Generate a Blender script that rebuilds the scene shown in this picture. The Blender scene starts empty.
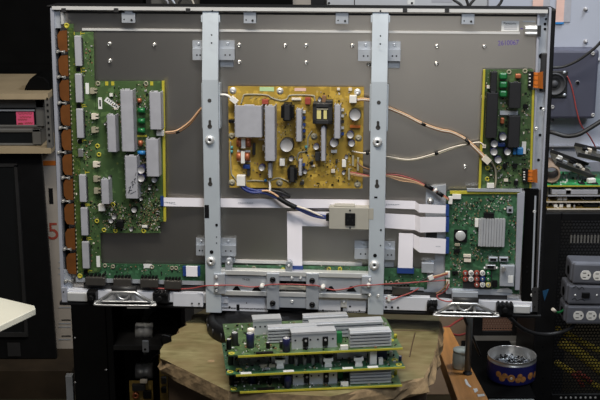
import bpy, bmesh, math, random
from mathutils import Vector, Matrix
random.seed(7)
sc = bpy.context.scene
COL = sc.collection
PI = math.pi
# ------------------------------------------------------------------ camera
F = 1188.0
PITCH = math.radians(15.0)
cp, sp = math.cos(PITCH), math.sin(PITCH)
RIGHT = Vector((1, 0, 0)); UP = Vector((0, sp, cp)); FWD = Vector((0, cp, -sp))
TVC = Vector((0, 0, 1.10))                       # centre of the television's back panel
CAM = TVC - (RIGHT * -0.0054 + UP * 0.0779 + FWD * 2.4567)
cam = bpy.data.objects.new('camera', bpy.data.cameras.new('camera'))
COL.objects.link(cam)
cam.location = CAM
cam.rotation_euler = (PI / 2 - PITCH, 0, 0)
cam.data.sensor_width = 36.0
cam.data.lens = F / 600.0 * 36.0
cam.data.clip_start = 0.05
sc.camera = cam

def ray(px, py):
    return FWD + RIGHT * ((px - 300.0) / F) + UP * ((200.0 - py) / F)
def WY(px, py, Y):                                # point on the upright plane y = Y
    d = ray(px, py); return CAM + d * ((Y - CAM.y) / d.y)
def WZ(px, py, Z):                                # point on the level plane z = Z
    d = ray(px, py); return CAM + d * ((Z - CAM.z) / d.z)

# television frame: x right, y away from the viewer, z up
_zyx = (Matrix.Rotation(-0.02001361, 3, 'Z') @ Matrix.Rotation(-0.08071746, 3, 'Y') @ Matrix.Rotation(0.23108529, 3, 'X'))
_c2w = Matrix((RIGHT, UP, -FWD)).transposed()
_M = _c2w @ _zyx                                  # panel x, panel up, panel out  -> world
TX, TU, TO = _M.col[0].copy(), _M.col[1].copy(), _M.col[2].copy()
TVH = 0.633
TVBASE = TVC - TU * (TVH / 2)
TVMAT = Matrix((( TX.x, -TO.x, TU.x, TVBASE.x), (TX.y, -TO.y, TU.y, TVBASE.y), (TX.z, -TO.z, TU.z, TVBASE.z), (0, 0, 0, 1)))
def T(px, py, w=0.0):
    d = ray(px, py)
    o = TVBASE + TO * w
    t = (o - CAM).dot(TO) / d.dot(TO)
    p = CAM + d * t - TVBASE
    return Vector((p.dot(TX), -w, p.dot(TU)))

# ------------------------------------------------------------------ materials
def mat(name, col, rough=0.5, metal=0.0, var=0.12, scale=30.0, bump=0.0, spec=0.5, emis=None, alpha=None, trans=0.0, coords='Object', stretch=None):
    m = bpy.data.materials.new(name); m.use_nodes = True
    nt = m.node_tree; N = nt.nodes; L = nt.links
    b = N['Principled BSDF']
    b.inputs['Roughness'].default_value = rough
    b.inputs['Metallic'].default_value = metal
    b.inputs['Specular IOR Level'].default_value = spec
    if trans: b.inputs['Transmission Weight'].default_value = trans
    tc = N.new('ShaderNodeTexCoord'); mp = N.new('ShaderNodeMapping'); nz = N.new('ShaderNodeTexNoise')
    L.new(tc.outputs[coords], mp.inputs[0]); L.new(mp.outputs[0], nz.inputs['Vector'])
    if stretch: mp.inputs['Scale'].default_value = stretch
    nz.inputs['Scale'].default_value = scale; nz.inputs['Detail'].default_value = 4
    rp = N.new('ShaderNodeValToRGB')
    lo = [max(0, c * (1 - var)) for c in col]; hi = [min(1, c * (1 + var)) for c in col]
    rp.color_ramp.elements[0].position = 0.3; rp.color_ramp.elements[1].position = 0.7
    rp.color_ramp.elements[0].color = (*lo, 1); rp.color_ramp.elements[1].color = (*hi, 1)
    L.new(nz.outputs['Fac'], rp.inputs['Fac']); L.new(rp.outputs['Color'], b.inputs['Base Color'])
    if bump:
        bp = N.new('ShaderNodeBump'); bp.inputs['Strength'].default_value = bump; bp.inputs['Distance'].default_value = 0.004
        L.new(nz.outputs['Fac'], bp.inputs['Height']); L.new(bp.outputs[0], b.inputs['Normal'])
    if emis:
        b.inputs['Emission Color'].default_value = (*emis[0], 1); b.inputs['Emission Strength'].default_value = emis[1]
    return m

def pcb(name, base, trace, mark, scale=130.0):
    m = bpy.data.materials.new(name); m.use_nodes = True
    nt = m.node_tree; N = nt.nodes; L = nt.links
    b = N['Principled BSDF']; b.inputs['Roughness'].default_value = 0.42
    tc = N.new('ShaderNodeTexCoord')
    v = N.new('ShaderNodeTexVoronoi'); v.distance = 'CHEBYCHEV'; v.inputs['Scale'].default_value = scale
    v2 = N.new('ShaderNodeTexVoronoi'); v2.distance = 'MANHATTAN'; v2.inputs['Scale'].default_value = scale * 0.35
    nz = N.new('ShaderNodeTexNoise'); nz.inputs['Scale'].default_value = scale * 0.12
    for n in (v, v2, nz): L.new(tc.outputs['Object'], n.inputs['Vector'])
    r1 = N.new('ShaderNodeValToRGB'); r1.color_ramp.elements[0].position = 0.35; r1.color_ramp.elements[1].position = 0.65
    r1.color_ramp.elements[0].color = (*base, 1); r1.color_ramp.elements[1].color = (*trace, 1)
    L.new(nz.outputs['Fac'], r1.inputs['Fac'])
    g1 = N.new('ShaderNodeMath'); g1.operation = 'GREATER_THAN'; g1.inputs[1].default_value = 0.78
    sx = N.new('ShaderNodeSeparateColor'); L.new(v.outputs['Color'], sx.inputs[0]); L.new(sx.outputs[0], g1.inputs[0])
    mx = N.new('ShaderNodeMix'); mx.data_type = 'RGBA'; mx.inputs[7].default_value = (*[c * 1.5 for c in trace], 1)
    L.new(r1.outputs['Color'], mx.inputs[6])
    s1 = N.new('ShaderNodeMath'); s1.operation = 'MULTIPLY'; s1.inputs[1].default_value = 0.7
    L.new(g1.outputs[0], s1.inputs[0]); L.new(s1.outputs[0], mx.inputs[0])
    g2 = N.new('ShaderNodeMath'); g2.operation = 'LESS_THAN'; g2.inputs[1].default_value = 0.16
    L.new(v2.outputs['Distance'], g2.inputs[0])
    mx2 = N.new('ShaderNodeMix'); mx2.data_type = 'RGBA'; mx2.inputs[7].default_value = (*mark, 1)
    s2 = N.new('ShaderNodeMath'); s2.operation = 'MULTIPLY'; s2.inputs[1].default_value = 0.55
    L.new(g2.outputs[0], s2.inputs[0]); L.new(s2.outputs[0], mx2.inputs[0])
    L.new(mx.outputs[2], mx2.inputs[6]); L.new(mx2.outputs[2], b.inputs['Base Color'])
    return m

def mesh_mat(name, col, hole, scale):
    """perforated sheet: round holes that really are see-through"""
    m = bpy.data.materials.new(name); m.use_nodes = True
    nt = m.node_tree; N = nt.nodes; L = nt.links
    b = N['Principled BSDF']; b.inputs['Base Color'].default_value = (*col, 1); b.inputs['Roughness'].default_value = 0.5; b.inputs['Specular IOR Level'].default_value = .15
    tc = N.new('ShaderNodeTexCoord'); mp = N.new('ShaderNodeMapping')
    L.new(tc.outputs['Object'], mp.inputs[0])
    sx = N.new('ShaderNodeSeparateXYZ'); L.new(mp.outputs[0], sx.inputs[0])
    def mth(op, a, bb=None):
        n = N.new('ShaderNodeMath'); n.operation = op
        for i, q in enumerate((a, bb)):
            if q is None: continue
            if isinstance(q, (int, float)): n.inputs[i].default_value = q
            else: L.new(q, n.inputs[i])
        return n.outputs[0]
    row = mth('FLOOR', mth('MULTIPLY', sx.outputs[2], scale))
    off = mth('MULTIPLY', mth('MODULO', row, 2.0), 0.5)
    fx = mth('SUBTRACT', mth('FRACT', mth('ADD', mth('MULTIPLY', sx.outputs[0], scale), off)), 0.5)
    fz = mth('SUBTRACT', mth('FRACT', mth('MULTIPLY', sx.outputs[2], scale)), 0.5)
    d = mth('ADD', mth('MULTIPLY', fx, fx), mth('MULTIPLY', fz, fz))
    a = mth('GREATER_THAN', d, hole * hole)
    L.new(a, b.inputs['Alpha'])
    return m

M = {}
M['panel'] = mat('brushed steel sheet', (.50, .475, .44), .30, .96, .05, 6, 0)
M['galv'] = mat('galvanised bracket steel', (.50, .53, .575), .42, .55, .06, 40)
M['upright'] = mat('zinc plated upright', (.50, .545, .585), .48, .3, .04, 20)
M['rail'] = mat('pale anodised rail', (.49, .505, .57), .40, .5, .05, 25)
M['bright'] = mat('bright aluminium', (.74, .74, .73), .38, .55, .05, 30)
M['strip'] = mat('polished pale strip', (.66, .655, .64), .35, .3, .04, 30)
M['truss'] = mat('plated truss steel', (.56, .56, .56), .33, .75, .04, 30)
M['chrome'] = mat('chrome', (.70, .69, .67), .3, .85, .04, 20)
M['heat'] = mat('matte anodised heat sink', (.44, .44, .475), .5, .3, .06, 60)
M['heat2'] = mat('extruded aluminium fins', (.52, .53, .55), .42, .45, .05, 40)
M['blackheat'] = mat('black anodised heat sink', (.018, .018, .02), .4, .2, .1, 40)
M['black'] = mat('black plastic', (.005, .005, .0055), .45, 0, .15, 30, spec=.25)
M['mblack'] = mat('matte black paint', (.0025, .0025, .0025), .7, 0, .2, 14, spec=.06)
M['dark'] = mat('dark grey plastic', (.020, .0195, .020), .5, 0, .15, 25)
M['hole'] = mat('dark hole', (.006, .006, .007), .8, 0, .1, 30, spec=.1)
M['pcbg'] = pcb('green circuit board', (.036, .072, .024), (.060, .105, .036), (.20, .21, .05))
M['pcbg2'] = pcb('deep green circuit board', (.022, .074, .032), (.040, .115, .055), (.10, .19, .10), 170)
M['pcbs'] = pcb('olive strip board', (.028, .055, .012), (.05, .08, .016), (.25, .24, .05), 160)
M['pcba'] = pcb('amber circuit board', (.32, .20, .026), (.38, .25, .040), (.44, .33, .13), 110)
M['yellow'] = mat('yellow board edge', (.42, .37, .03), .5, 0, .1, 50)
M['white'] = mat('white plastic', (.72, .70, .66), .45, 0, .05, 40)
M['paper'] = mat('white paper label', (.70, .70, .68), .7, 0, .04, 60)
M['ribbon'] = mat('white ribbon film', (.82, .785, .83), .4, 0, .03, 12)
M['blue'] = mat('blue plastic', (.015, .045, .19), .4, 0, .1, 30)
M['dblue'] = mat('dull blue film', (.012, .06, .13), .4, 0, .1, 30)
M['lblue'] = mat('light blue film', (.03, .20, .48), .35, 0, .1, 30)
M['navy'] = mat('navy capacitor sleeve', (.018, .019, .07), .35, 0, .1, 40)
M['flex'] = mat('orange brown flex film', (.125, .043, .009), .4, 0, .15, 40)
M['orange'] = mat('orange flex', (.56, .15, .02), .4, 0, .1, 40)
M['copper'] = mat('copper winding', (.34, .10, .04), .4, .3, .2, 200)
M['red'] = mat('red plastic', (.30, .055, .035), .45, 0, .1, 40)
M['rwire'] = mat('red wire', (.33, .055, .05), .45, 0, .05, 40)
M['green'] = mat('green film capacitor', (.01, .13, .035), .3, 0, .1, 40)
M['lgreen'] = mat('pale green sticker', (.42, .60, .32), .6, 0, .05, 60)
M['pink'] = mat('pink sticker', (.68, .45, .38), .6, 0, .05, 60)
M['beige'] = mat('beige sheet metal', (.43, .405, .345), .5, .25, .04, 20)
M['capt'] = mat('aluminium capacitor top', (.40, .39, .39), .45, .3, .08, 90)
M['purple'] = mat('violet ink', (.10, .06, .30), .7, 0, .05, 40)
M['ink'] = mat('black ink', (.015, .015, .018), .7, 0, .05, 40)
M['owire'] = mat('tan wire', (.56, .34, .19), .5, 0, .1, 60)
M['wwire'] = mat('cream wire', (.66, .59, .49), .5, 0, .05, 60)
M['bwire'] = mat('brown wire', (.20, .105, .05), .5, 0, .1, 60)
M['blwire'] = mat('blue wire', (.022, .036, .17), .45, 0, .1, 60)
M['gold'] = mat('yellow core', (.62, .55, .22), .4, 0, .05, 60)
M['litrail'] = mat('rail with painted light', (.64, .65, .70), .42, .2, .05, 25)  # paler copy of the rail: stronger light low down put into the colour
M['chipc'] = mat('glossy grey brown clamp', (.085, .078, .07), .28, .5, .1, 40)
M['clampm'] = mat('dull plated clamp', (.30, .295, .28), .5, .5, .1, 60)
M['cavity'] = mat('shadowed cavity steel', (.055, .052, .048), .6, .3, .1, 40)
M['silk'] = mat('grey silkscreen', (.29, .265, .19), .6, 0, .08, 60)
M['teal'] = mat('teal resistor', (.08, .30, .30), .5, 0, .1, 60)

def shallow(p):                                   # thing > part > sub-part and no further
    return p.parent if p.parent and p.parent.parent else p
# ------------------------------------------------------------------ mesh builder
PADS = []
class MB:
    def __init__(s): s.bm = bmesh.new(); s.mi = 0; s.sm = False
    def _fin(s, faces):
        for f in faces: f.material_index = s.mi; f.smooth = s.sm
    def poly8(s, p):                               # eight corners: bottom loop then top loop
        v = [s.bm.verts.new(q) for q in p]
        fs = [s.bm.faces.new([v[i] for i in ix]) for ix in ((3, 2, 1, 0), (4, 5, 6, 7), (0, 1, 5, 4), (1, 2, 6, 5), (2, 3, 7, 6), (3, 0, 4, 7))]
        s._fin(fs); return s
    def box(s, a, b):
        x0, x1 = sorted((a[0], b[0])); y0, y1 = sorted((a[1], b[1])); z0, z1 = sorted((a[2], b[2]))
        return s.poly8([(x0, y0, z0), (x1, y0, z0), (x1, y1, z0), (x0, y1, z0), (x0, y0, z1), (x1, y0, z1), (x1, y1, z1), (x0, y1, z1)])
    def obox(s, mtx, hx, hy, hz):                  # oriented box, half sizes
        c = [(-hx, -hy, -hz), (hx, -hy, -hz), (hx, hy, -hz), (-hx, hy, -hz), (-hx, -hy, hz), (hx, -hy, hz), (hx, hy, hz), (-hx, hy, hz)]
        return s.poly8([mtx @ Vector(q) for q in c])
    def prism(s, pts, off):                        # planar outline pushed along off
        off = Vector(off); n = len(pts)
        a = [s.bm.verts.new(Vector(p)) for p in pts]; b = [s.bm.verts.new(Vector(p) + off) for p in pts]
        fs = [s.bm.faces.new(a[::-1]), s.bm.faces.new(b)]
        for i in range(n): fs.append(s.bm.faces.new([a[i], a[(i + 1) % n], b[(i + 1) % n], b[i]]))
        sm = s.sm; s.sm = False; s._fin(fs); s.sm = sm; return s
    def cyl(s, a, b, r, r2=None, n=16, cap=True):
        a = Vector(a); b = Vector(b); d = (b - a).normalized()
        u = d.orthogonal().normalized(); w = d.cross(u); r2 = r if r2 is None else r2
        A = [s.bm.verts.new(a + (u * math.cos(2 * PI * i / n) + w * math.sin(2 * PI * i / n)) * r) for i in range(n)]
        B = [s.bm.verts.new(b + (u * math.cos(2 * PI * i / n) + w * math.sin(2 * PI * i / n)) * r2) for i in range(n)]
        side = [s.bm.faces.new([A[i], A[(i + 1) % n], B[(i + 1) % n], B[i]]) for i in range(n)]
        s._fin(side)
        for f in side: f.smooth = True
        if cap: s._fin([s.bm.faces.new(A[::-1]), s.bm.faces.new(B)])
        return s
    def lathe(s, c, axis, prof, n=24):             # prof: (radius, height)
        c = Vector(c); d = Vector(axis).normalized(); u = d.orthogonal().normalized(); w = d.cross(u)
        rings = []
        for r, h in prof:
            if r < 1e-6: rings.append([s.bm.verts.new(c + d * h)])
            else: rings.append([s.bm.verts.new(c + d * h + (u * math.cos(2 * PI * i / n) + w * math.sin(2 * PI * i / n)) * r) for i in range(n)])
        for A, B in zip(rings, rings[1:]):
            for i in range(n):
                j = (i + 1) % n
                if len(A) == 1 and len(B) == 1: continue
                if len(A) == 1: f = s.bm.faces.new([A[0], B[j], B[i]])
                elif len(B) == 1: f = s.bm.faces.new([A[i], A[j], B[0]])
                else: f = s.bm.faces.new([A[i], A[j], B[j], B[i]])
                f.material_index = s.mi; f.smooth = True
        return s
    def tube(s, pts, r, n=8, smooth=True, seg=6):
        P = [Vector(p) for p in pts]
        if smooth and len(P) > 2:
            Q = []
            for i in range(len(P) - 1):
                p0 = P[max(i - 1, 0)]; p1 = P[i]; p2 = P[i + 1]; p3 = P[min(i + 2, len(P) - 1)]
                for k in range(seg):
                    t = k / seg
                    Q.append(0.5 * ((2 * p1) + (p2 - p0) * t + (2 * p0 - 5 * p1 + 4 * p2 - p3) * t * t + (3 * p1 - p0 - 3 * p2 + p3) * t ** 3))
            Q.append(P[-1]); P = Q
        rings = []; u = None
        for i, p in enumerate(P):
            d = (P[min(i + 1, len(P) - 1)] - P[max(i - 1, 0)]).normalized()
            if u is None: u = d.orthogonal().normalized()
            u = (u - d * u.dot(d)); u = u.normalized() if u.length > 1e-6 else d.orthogonal().normalized()
            w = d.cross(u)
            rings.append([s.bm.verts.new(p + (u * math.cos(2 * PI * k / n) + w * math.sin(2 * PI * k / n)) * r) for k in range(n)])
        for A, B in zip(rings, rings[1:]):
            for k in range(n):
                f = s.bm.faces.new([A[k], A[(k + 1) % n], B[(k + 1) % n], B[k]]); f.material_index = s.mi; f.smooth = True
        s._fin([s.bm.faces.new(rings[0][::-1]), s.bm.faces.new(rings[-1])])
        return s
    def strip(s, pts, wd, th, nrm):                # flat band following a path; wd is the width vector
        nrm = Vector(nrm) * th; wd = Vector(wd) * .5
        for a, b in zip(pts, pts[1:]):
            a = Vector(a); b = Vector(b)
            s.poly8([a - wd, b - wd, b - wd + nrm, a - wd + nrm, a + wd, b + wd, b + wd + nrm, a + wd + nrm])
        return s
    def build(s, name, mats, parent=None, bevel=0.0, kind=None, label=None):
        bmesh.ops.recalc_face_normals(s.bm, faces=s.bm.faces)
        me = bpy.data.meshes.new(name); s.bm.to_mesh(me); s.bm.free()
        for m in (mats if isinstance(mats, (list, tuple)) else [mats]):
            me.materials.append(M[m] if isinstance(m, str) else m)
        o = bpy.data.objects.new(name, me); COL.objects.link(o)
        if parent: o.parent = shallow(parent)
        if bevel:
            bv = o.modifiers.new('edge', 'BEVEL'); bv.width = bevel; bv.segments = 2; bv.limit_method = 'ANGLE'
        if kind: o['kind'] = kind
        if label: o['label'] = label
        return o

def tag(o, label, cat, group=None):
    o['label'] = label; o['category'] = cat
    if group: o['group'] = group
    return o
def thing(name, label, cat, loc=(0, 0, 0), group=None):
    o = bpy.data.objects.new(name, None); COL.objects.link(o); o.location = loc; o.empty_display_size = .05
    return tag(o, label, cat, group)
def text_obj(name, body, size, material, parent, mtx, thick=0.0002, label=None, sx=1.0):
    cu = bpy.data.curves.new(name, 'FONT'); cu.body = body; cu.size = size; cu.extrude = thick
    cu.align_x = 'CENTER'; cu.align_y = 'CENTER'
    t = bpy.data.objects.new(name + '_tmp', cu); COL.objects.link(t)
    dg = bpy.context.evaluated_depsgraph_get()
    me = bpy.data.meshes.new_from_object(t.evaluated_get(dg))
    bpy.data.objects.remove(t); me.name = name
    me.transform(mtx @ Matrix.Diagonal((sx, 1, 1, 1))); me.materials.clear(); me.materials.append(M[material])
    o = bpy.data.objects.new(name, me); COL.objects.link(o)
    if parent: o.parent = shallow(parent)
    if label: o['label'] = label
    return o
UPRIGHT = Matrix(((1, 0, 0), (0, 0, -1), (0, 1, 0))).to_4x4()   # text plane xy -> xz, facing -y

# ------------------------------------------------------------------ television
tv = thing('television', 'large flat television standing with its back cover off, circuit boards showing', 'television')
tv.matrix_world = TVMAT
def R(x0, y0, x1, y1, w):
    xm, ym = (x0 + x1) / 2, (y0 + y1) / 2
    return T(x0, ym, w).x, T(xm, y1, w).z, T(x1, ym, w).x, T(xm, y0, w).z
def tb(name, x0, y0, x1, y1, w0, w1, m, parent=None, bevel=0.0, label=None):
    a, b, c, d = R(x0, y0, x1, y1, w1)
    return MB().box((a, -w0, b), (c, -w1, d)).build(name, m, parent or tv, bevel, label=label)
def add(mb, x0, y0, x1, y1, w0, w1):
    a, b, c, d = R(x0, y0, x1, y1, w1); return mb.box((a, -w0, b), (c, -w1, d))
def tq(mb, pts, w0, w1):                          # outline given in picture points
    return mb.prism([T(x, y, w1) for x, y in pts], (0, w1 - w0, 0))
PXM = 2.07e-3
def tcap(name, x, y, r, w0, w1, mats, parent, label=None):
    """upright round capacitor seen on end: sleeve with a bare metal top"""
    c = T(x, y, w1); r *= PXM; mb = MB(); h = w1 - w0
    base = (c.x, -w0, c.z)
    mb.lathe(base, (0, -1, 0), [(0, 0), (r, 0), (r, h * .93), (r * .96, h), (r * .9, h)], 18)
    mb.mi = 1; mb.lathe(base, (0, -1, 0), [(r * .9, h), (r * .88, h * .985), (0, h * .985)], 18)
    return mb.build(name, mats, parent, label=label)
def tscrew(name, x, y, r, w, parent, m='bright'):
    c = T(x, y, w); r *= PXM; mb = MB()
    mb.lathe((c.x, -w, c.z), (0, -1, 0), [(r, 0), (r, r * .25), (r * .75, r * .55), (r * .35, r * .65), (r * .3, r * .4), (0, r * .4)], 14)
    return mb.build(name, m, parent)
def lens(mb, x, y, r, w, th=0.0004):
    c = T(x, y, w); return mb.cyl((c.x, -w, c.z), (c.x, -w - th, c.z), r * PXM, n=14)
def smd(parent, rects, n, w, big=1.0, mats=('black', 'silkt', 'wwire', 'capt', 'bwire')):
    mb = MB()
    areas = [(r[2] - r[0]) * (r[3] - r[1]) for r in rects]
    for _ in range(n):
        r = random.choices(rects, areas)[0]
        x = random.uniform(r[0], r[2]); y = random.uniform(r[1], r[3]); p = T(x, y, w)
        s = random.choice((.5, .7, .9, 1.3)) * 1e-3 * big; t = s * random.choice((.5, .6, 1, 1.5))
        if random.random() < .5: s, t = t, s
        mb.mi = random.choices(range(5), (7, 4, 1, 3, 2))[0]
        mb.box((p.x - s, -w + .0003, p.z - t), (p.x + s, -w - random.uniform(.0006, .002), p.z + t))
    return mb.build('surface_components', mats, parent, kind='stuff')
M['silkt'] = mat('tan chip parts', (.20, .17, .09), .5, 0, .2, 100)

# --- shell
mb = MB(); a, b, c, d = R(66, 12, 545, 306, 0)
mb.box((a, .012, b + .004), (c, 0, d)); tvp = mb.build('rear_panel', 'panel', tv)
hw = .51
mb = MB()                                         # black front bezel ring behind the sheet
for q in (((-hw, .06, 0), (hw, -.024, .007)), ((-hw, .06, TVH - .0012), (hw, -.016, TVH + .0022)), ((-hw, .06, 0), (-hw + .008, -.004, TVH)), ((hw - .010, .06, 0), (hw, -.016, TVH))):
    mb.box(*q)
mb.box((-hw, .06, 0), (hw, .05, TVH))
mb.build('front_bezel', 'black', tv, .002)
# top rail in three lengths with dark clips between
mb = MB()
add(mb, 52, 8.0, 548, 11.4, -.004, .019); mb.mi = 1; add(mb, 60, 13.0, 540, 15.0, -.001, .006)  # dark bar below the rail paints in its shadow line
for x in (63.5, 116, 188, 405, 447): add(mb, x - 2.2, 8.2, x + 2.2, 12.2, .004, .0205)
mb.build('top_rail', ['strip', 'dark'], tv)
# left rail
mb = MB(); p0 = T(52, 9, .012); p1 = T(64, 292, .012)
L_ = [(50.2, 8), (53.8, 8), (64.2, 293), (61.0, 293)]
tq(mb, L_, -.004, .016)
mb.mi = 1; tq(mb, [(54, 12), (57.0, 12), (67.0, 290), (64.3, 290)], 0, .004)
mb.build('left_rail', ['rail', 'dark'], tv)
tb('corner_plate', 52, 11, 60.5, 28, 0, .010, 'galv')
tb('corner_plate', 60.8, 12, 63.5, 24, 0, .016, 'bright')
tb('corner_plate', 63, 270, 71, 291, 0, .010, 'galv')
# right side
mb = MB(); tq(mb, [(549.3, 8), (551.6, 8), (538.6, 308), (536.4, 308)], -.004, .016); mb.build('right_rail', 'rail', tv)
mb = MB(); tq(mb, [(538.5, 13), (548.5, 13), (541, 190), (529.5, 190)], 0, .002); mb.build('side_channel', 'galv', tv)
mb = MB(); tq(mb, [(537.6, 12), (539.8, 12), (533.8, 185), (531.8, 185)], 0, .012); mb.build('side_flange', 'rail', tv)
mb = MB(); tq(mb, [(525, 190), (539, 190), (535, 310), (521.5, 308)], .002, .016); mb.build('cable_duct', 'mblack', tv)
mb = MB(); tq(mb, [(534.6, 196), (536.4, 196), (533.0, 290), (531.4, 290)], .002, .018); mb.build('duct_edge', 'galv', tv)
mb = MB(); tq(mb, [(517.5, 194), (524.8, 192), (519.5, 290), (515, 290)], .002, .024); mb.build('shield_plate', 'rail', tv)
mb = MB()
for x, y, r in ((545, 24, 1.3), (545, 29, 1.3), (541.5, 56, 2.6), (546, 19, 1.0), (541, 108, 1.5), (540, 135, 1.4), (538.5, 160, 1.4), (523.5, 226, .7), (521, 259, .7), (527, 267, .8), (527, 272, .8), (535.5, 212, 1.0), (534, 246, 1.0)):
    lens(mb, x, y, r, .0175 if y > 190 else .003)
mb.build('rivet_hole', 'hole', tv)
for x, y in ((543.5, 109.5), (536.5, 128.5), (532, 295), (534.6, 211.5)): tscrew('screw', x, y, 1.8, .016, tv)
tb('foam_block', 540.5, 53, 546, 92, .002, .008, 'dark', bevel=.002)
# seam ridge across the sheet
mb = MB(); p0 = T(82, 30.0, .003); p1 = T(520, 32.8, .003)
mb.box((p0.x, 0, T(300, 32.3, .003).z), (p1.x, -.003, T(300, 30.2, .003).z)); mb.build('panel_ridge', 'strip', tv)
mb = MB(); p0 = T(285, 262, .003); p1 = T(362, 264, .003)
mb.box((T(220, 262, .002).x, 0, T(290, 264, .002).z), (p1.x, -.004, T(290, 261, .002).z)); mb.build('panel_ridge', 'strip', tv)
# top hooks and mounting brackets
for x0, y0, x1, y1 in ((121.5, 10, 135, 23), (243.5, 9, 256, 23.5), (335.5, 9, 348.5, 24), (461.5, 10, 474.5, 24.5)):
    mb = MB(); add(mb, x0 + 3, y0, x1 - 3, y0 + 4, 0, .014); add(mb, x0, y0 + 3, x1, y1, .008, .013)
    o = mb.build('top_hook', 'galv', tv, .0008)
    mb = MB(); lens(mb, x0 + 2.6, y1 - 3.6, .7, .013); lens(mb, x1 - 3.4, y1 - 3, 1.1, .013, .001); mb.build('rivet', 'dark', o)
def bracket(x0, y0, x1, y1, flip):
    mb = MB(); ym = y0 + (y1 - y0) * .42
    add(mb, x0, y0, x1, ym, .004, .007); add(mb, x0, ym, x1, y1, .010, .014)
    mb.prism([T(x0, ym, .007), T(x1, ym, .007), T(x1, ym + .3, .012), T(x0, ym + .3, .012)], (0, .003, 0))
    o = mb.build('mounting_bracket', 'galv', tv)
    for k, (x, y, r) in enumerate(((x0 + (x1 - x0) * .55, y0 + 3.2, 1.5),)): tscrew('screw', x, y, r, .007, o, 'galv')
    mb = MB(); lens(mb, x0 + (x1 - x0) * .4, y1 - 5, .8, .014); lens(mb, x0 + (x1 - x0) * .7, y1 - 5, .8, .014); mb.build('bolt_hole', 'hole', o)
for q in ((192.5, 40.5, 203.5, 60), (219, 40.5, 234.5, 60), (358, 41.5, 372, 61), (387, 41.5, 400.5, 61), (196, 238, 205, 255.5), (219, 238, 236, 256), (354.5, 241, 370, 259), (383, 241.5, 395, 260)):
    bracket(*q, 0)
for x0, y0, x1, y1 in ((219.5, 59, 233.5, 67.5), (387.5, 60.5, 400, 68.5), (221, 255, 235, 263), (383, 259, 394, 267.5)):
    tb('foot_tab', x0, y0, x1, y1, .001, .005, 'galv', bevel=.003)
for x, y in ((109, 44.2), (109.5, 61), (154, 45), (239, 45.3), (239, 62.3), (285, 45.8), (306, 45.8), (352.3, 46), (306, 63), (437, 46.5), (436.5, 64), (484.5, 47), (465, 167), (368.7, 65)):
    mb = MB(); c = T(x, y, .004)
    mb.lathe((c.x, 0, c.z), (0, -1, 0), [(.0045, 0), (.0045, .001), (.0032, .002), (.003, .006), (.0018, .006), (.0018, .003), (0, .003)], 14)
    mb.build('threaded_stud', 'chrome', tv)
# --- two uprights
def upright(xt0, xt1, xk0, xk1, yk, xb0, xb1, yb, name):
    wt, wk = .015, .036
    p = [T(xt0, 9.0, wt), T(xt1, 9.0, wt), T(xk1, yk, wk), T(xk0, yk, wk), T(xb1, yb, wk), T(xb0, yb, wk)]
    xl, xr = (p[0].x + p[3].x + p[5].x) / 3, (p[1].x + p[2].x + p[4].x) / 3
    zt, zk, zb = p[0].z, p[2].z, p[4].z
    mb = MB()
    prof = [(-wt, zt), (-wk, zk), (-wk, zb), (-wk + .012, zb), (-wk + .012, zk - .01), (-.004, zt)]
    mb.prism([(xl, y, z) for y, z in prof], (xr - xl, 0, 0))
    o = mb.build(name, 'upright', tv, .001)
    for s in (-1, 1):                              # side flanges near the middle of the sloped length
        x = xl if s < 0 else xr
        MB().box((x - .003, -.012, zt - .026), (x + .003, -.016, zt - .012)).build('side_tab', 'upright', o)
        MB().box((x - .0025, -.005, zk - .008), (x + .0025, -.030, zk - .10)).build('side_flange', 'upright', o)
    return o
def keyhole(o, x, y):
    mb = MB(); lens(mb, x, y + 1, 2.3, .036, .0005); add(mb, x - 1.3, y - 4.5, x + 1.3, y + 1, .036, .0365); lens(mb, x, y - 4.3, 1.3, .036, .0005)
    mb.build('keyhole', 'cavity', o)
def holes(o, lst, w=.036):
    for x, y, r in lst: mb = MB(); lens(mb, x, y, r, w, .0005); mb.build('bolt_hole', 'hole', o)
u1 = upright(204.3, 219.8, 202.2, 218.8, 80, 203.8, 219.4, 313, 'support_upright')
keyhole(u1, 209.8, 125.5); keyhole(u1, 210.2, 183)
mb = MB(); lens(mb, 209.5, 100.5, 1.9, .036, .0006); mb.build('bolt_hole', 'cavity', u1)
for x, y, r in ((209.9, 140, 4.6), (211.2, 261, 4.6)):
    tscrew('washer_screw', x, y, r, .036, u1); mb = MB(); lens(mb, x, y, 1.3, .036 + r * PXM * .45); mb.build('bolt_hole', 'hole', u1)
tb('slot', 204.6, 205, 209, 218, .034, .0366, 'hole', u1)
holes(u1, [(216.6, 225, 1.4), (211.6, 252, 1.9), (216.6, 237, .6), (216.6, 243, .6), (211.6, 35, .8), (211.5, 43, .8), (212.4, 11, .9)], .0363)
u2 = upright(372.2, 389.5, 371.2, 387.4, 82, 367.8, 382.6, 315, 'support_upright')
keyhole(u2, 378, 126.5); keyhole(u2, 377, 185)
mb = MB(); lens(mb, 378.8, 102.5, 1.9, .036, .0006); mb.build('bolt_hole', 'cavity', u2)
for x, y, r in ((377.6, 142, 4.7), (374.5, 265, 5.0)):
    tscrew('washer_screw', x, y, r, .036, u2); mb = MB(); lens(mb, x, y, 1.3, .036 + r * PXM * .45); mb.build('bolt_hole', 'hole', u2)
holes(u2, [(375, 255.5, 1.9), (380.9, 230, 1.0), (380.5, 245.5, .7), (380.5, 36, .8), (380.3, 44, .8), (380.5, 11, .9)], .0363)
tb('slot', 374.2, 196.6, 377.4, 198.2, .034, .0366, 'hole', u2)
tb('cable_notch', 369, 208.5, 373.5, 219.5, .034, .0366, 'beige', u2)

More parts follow.
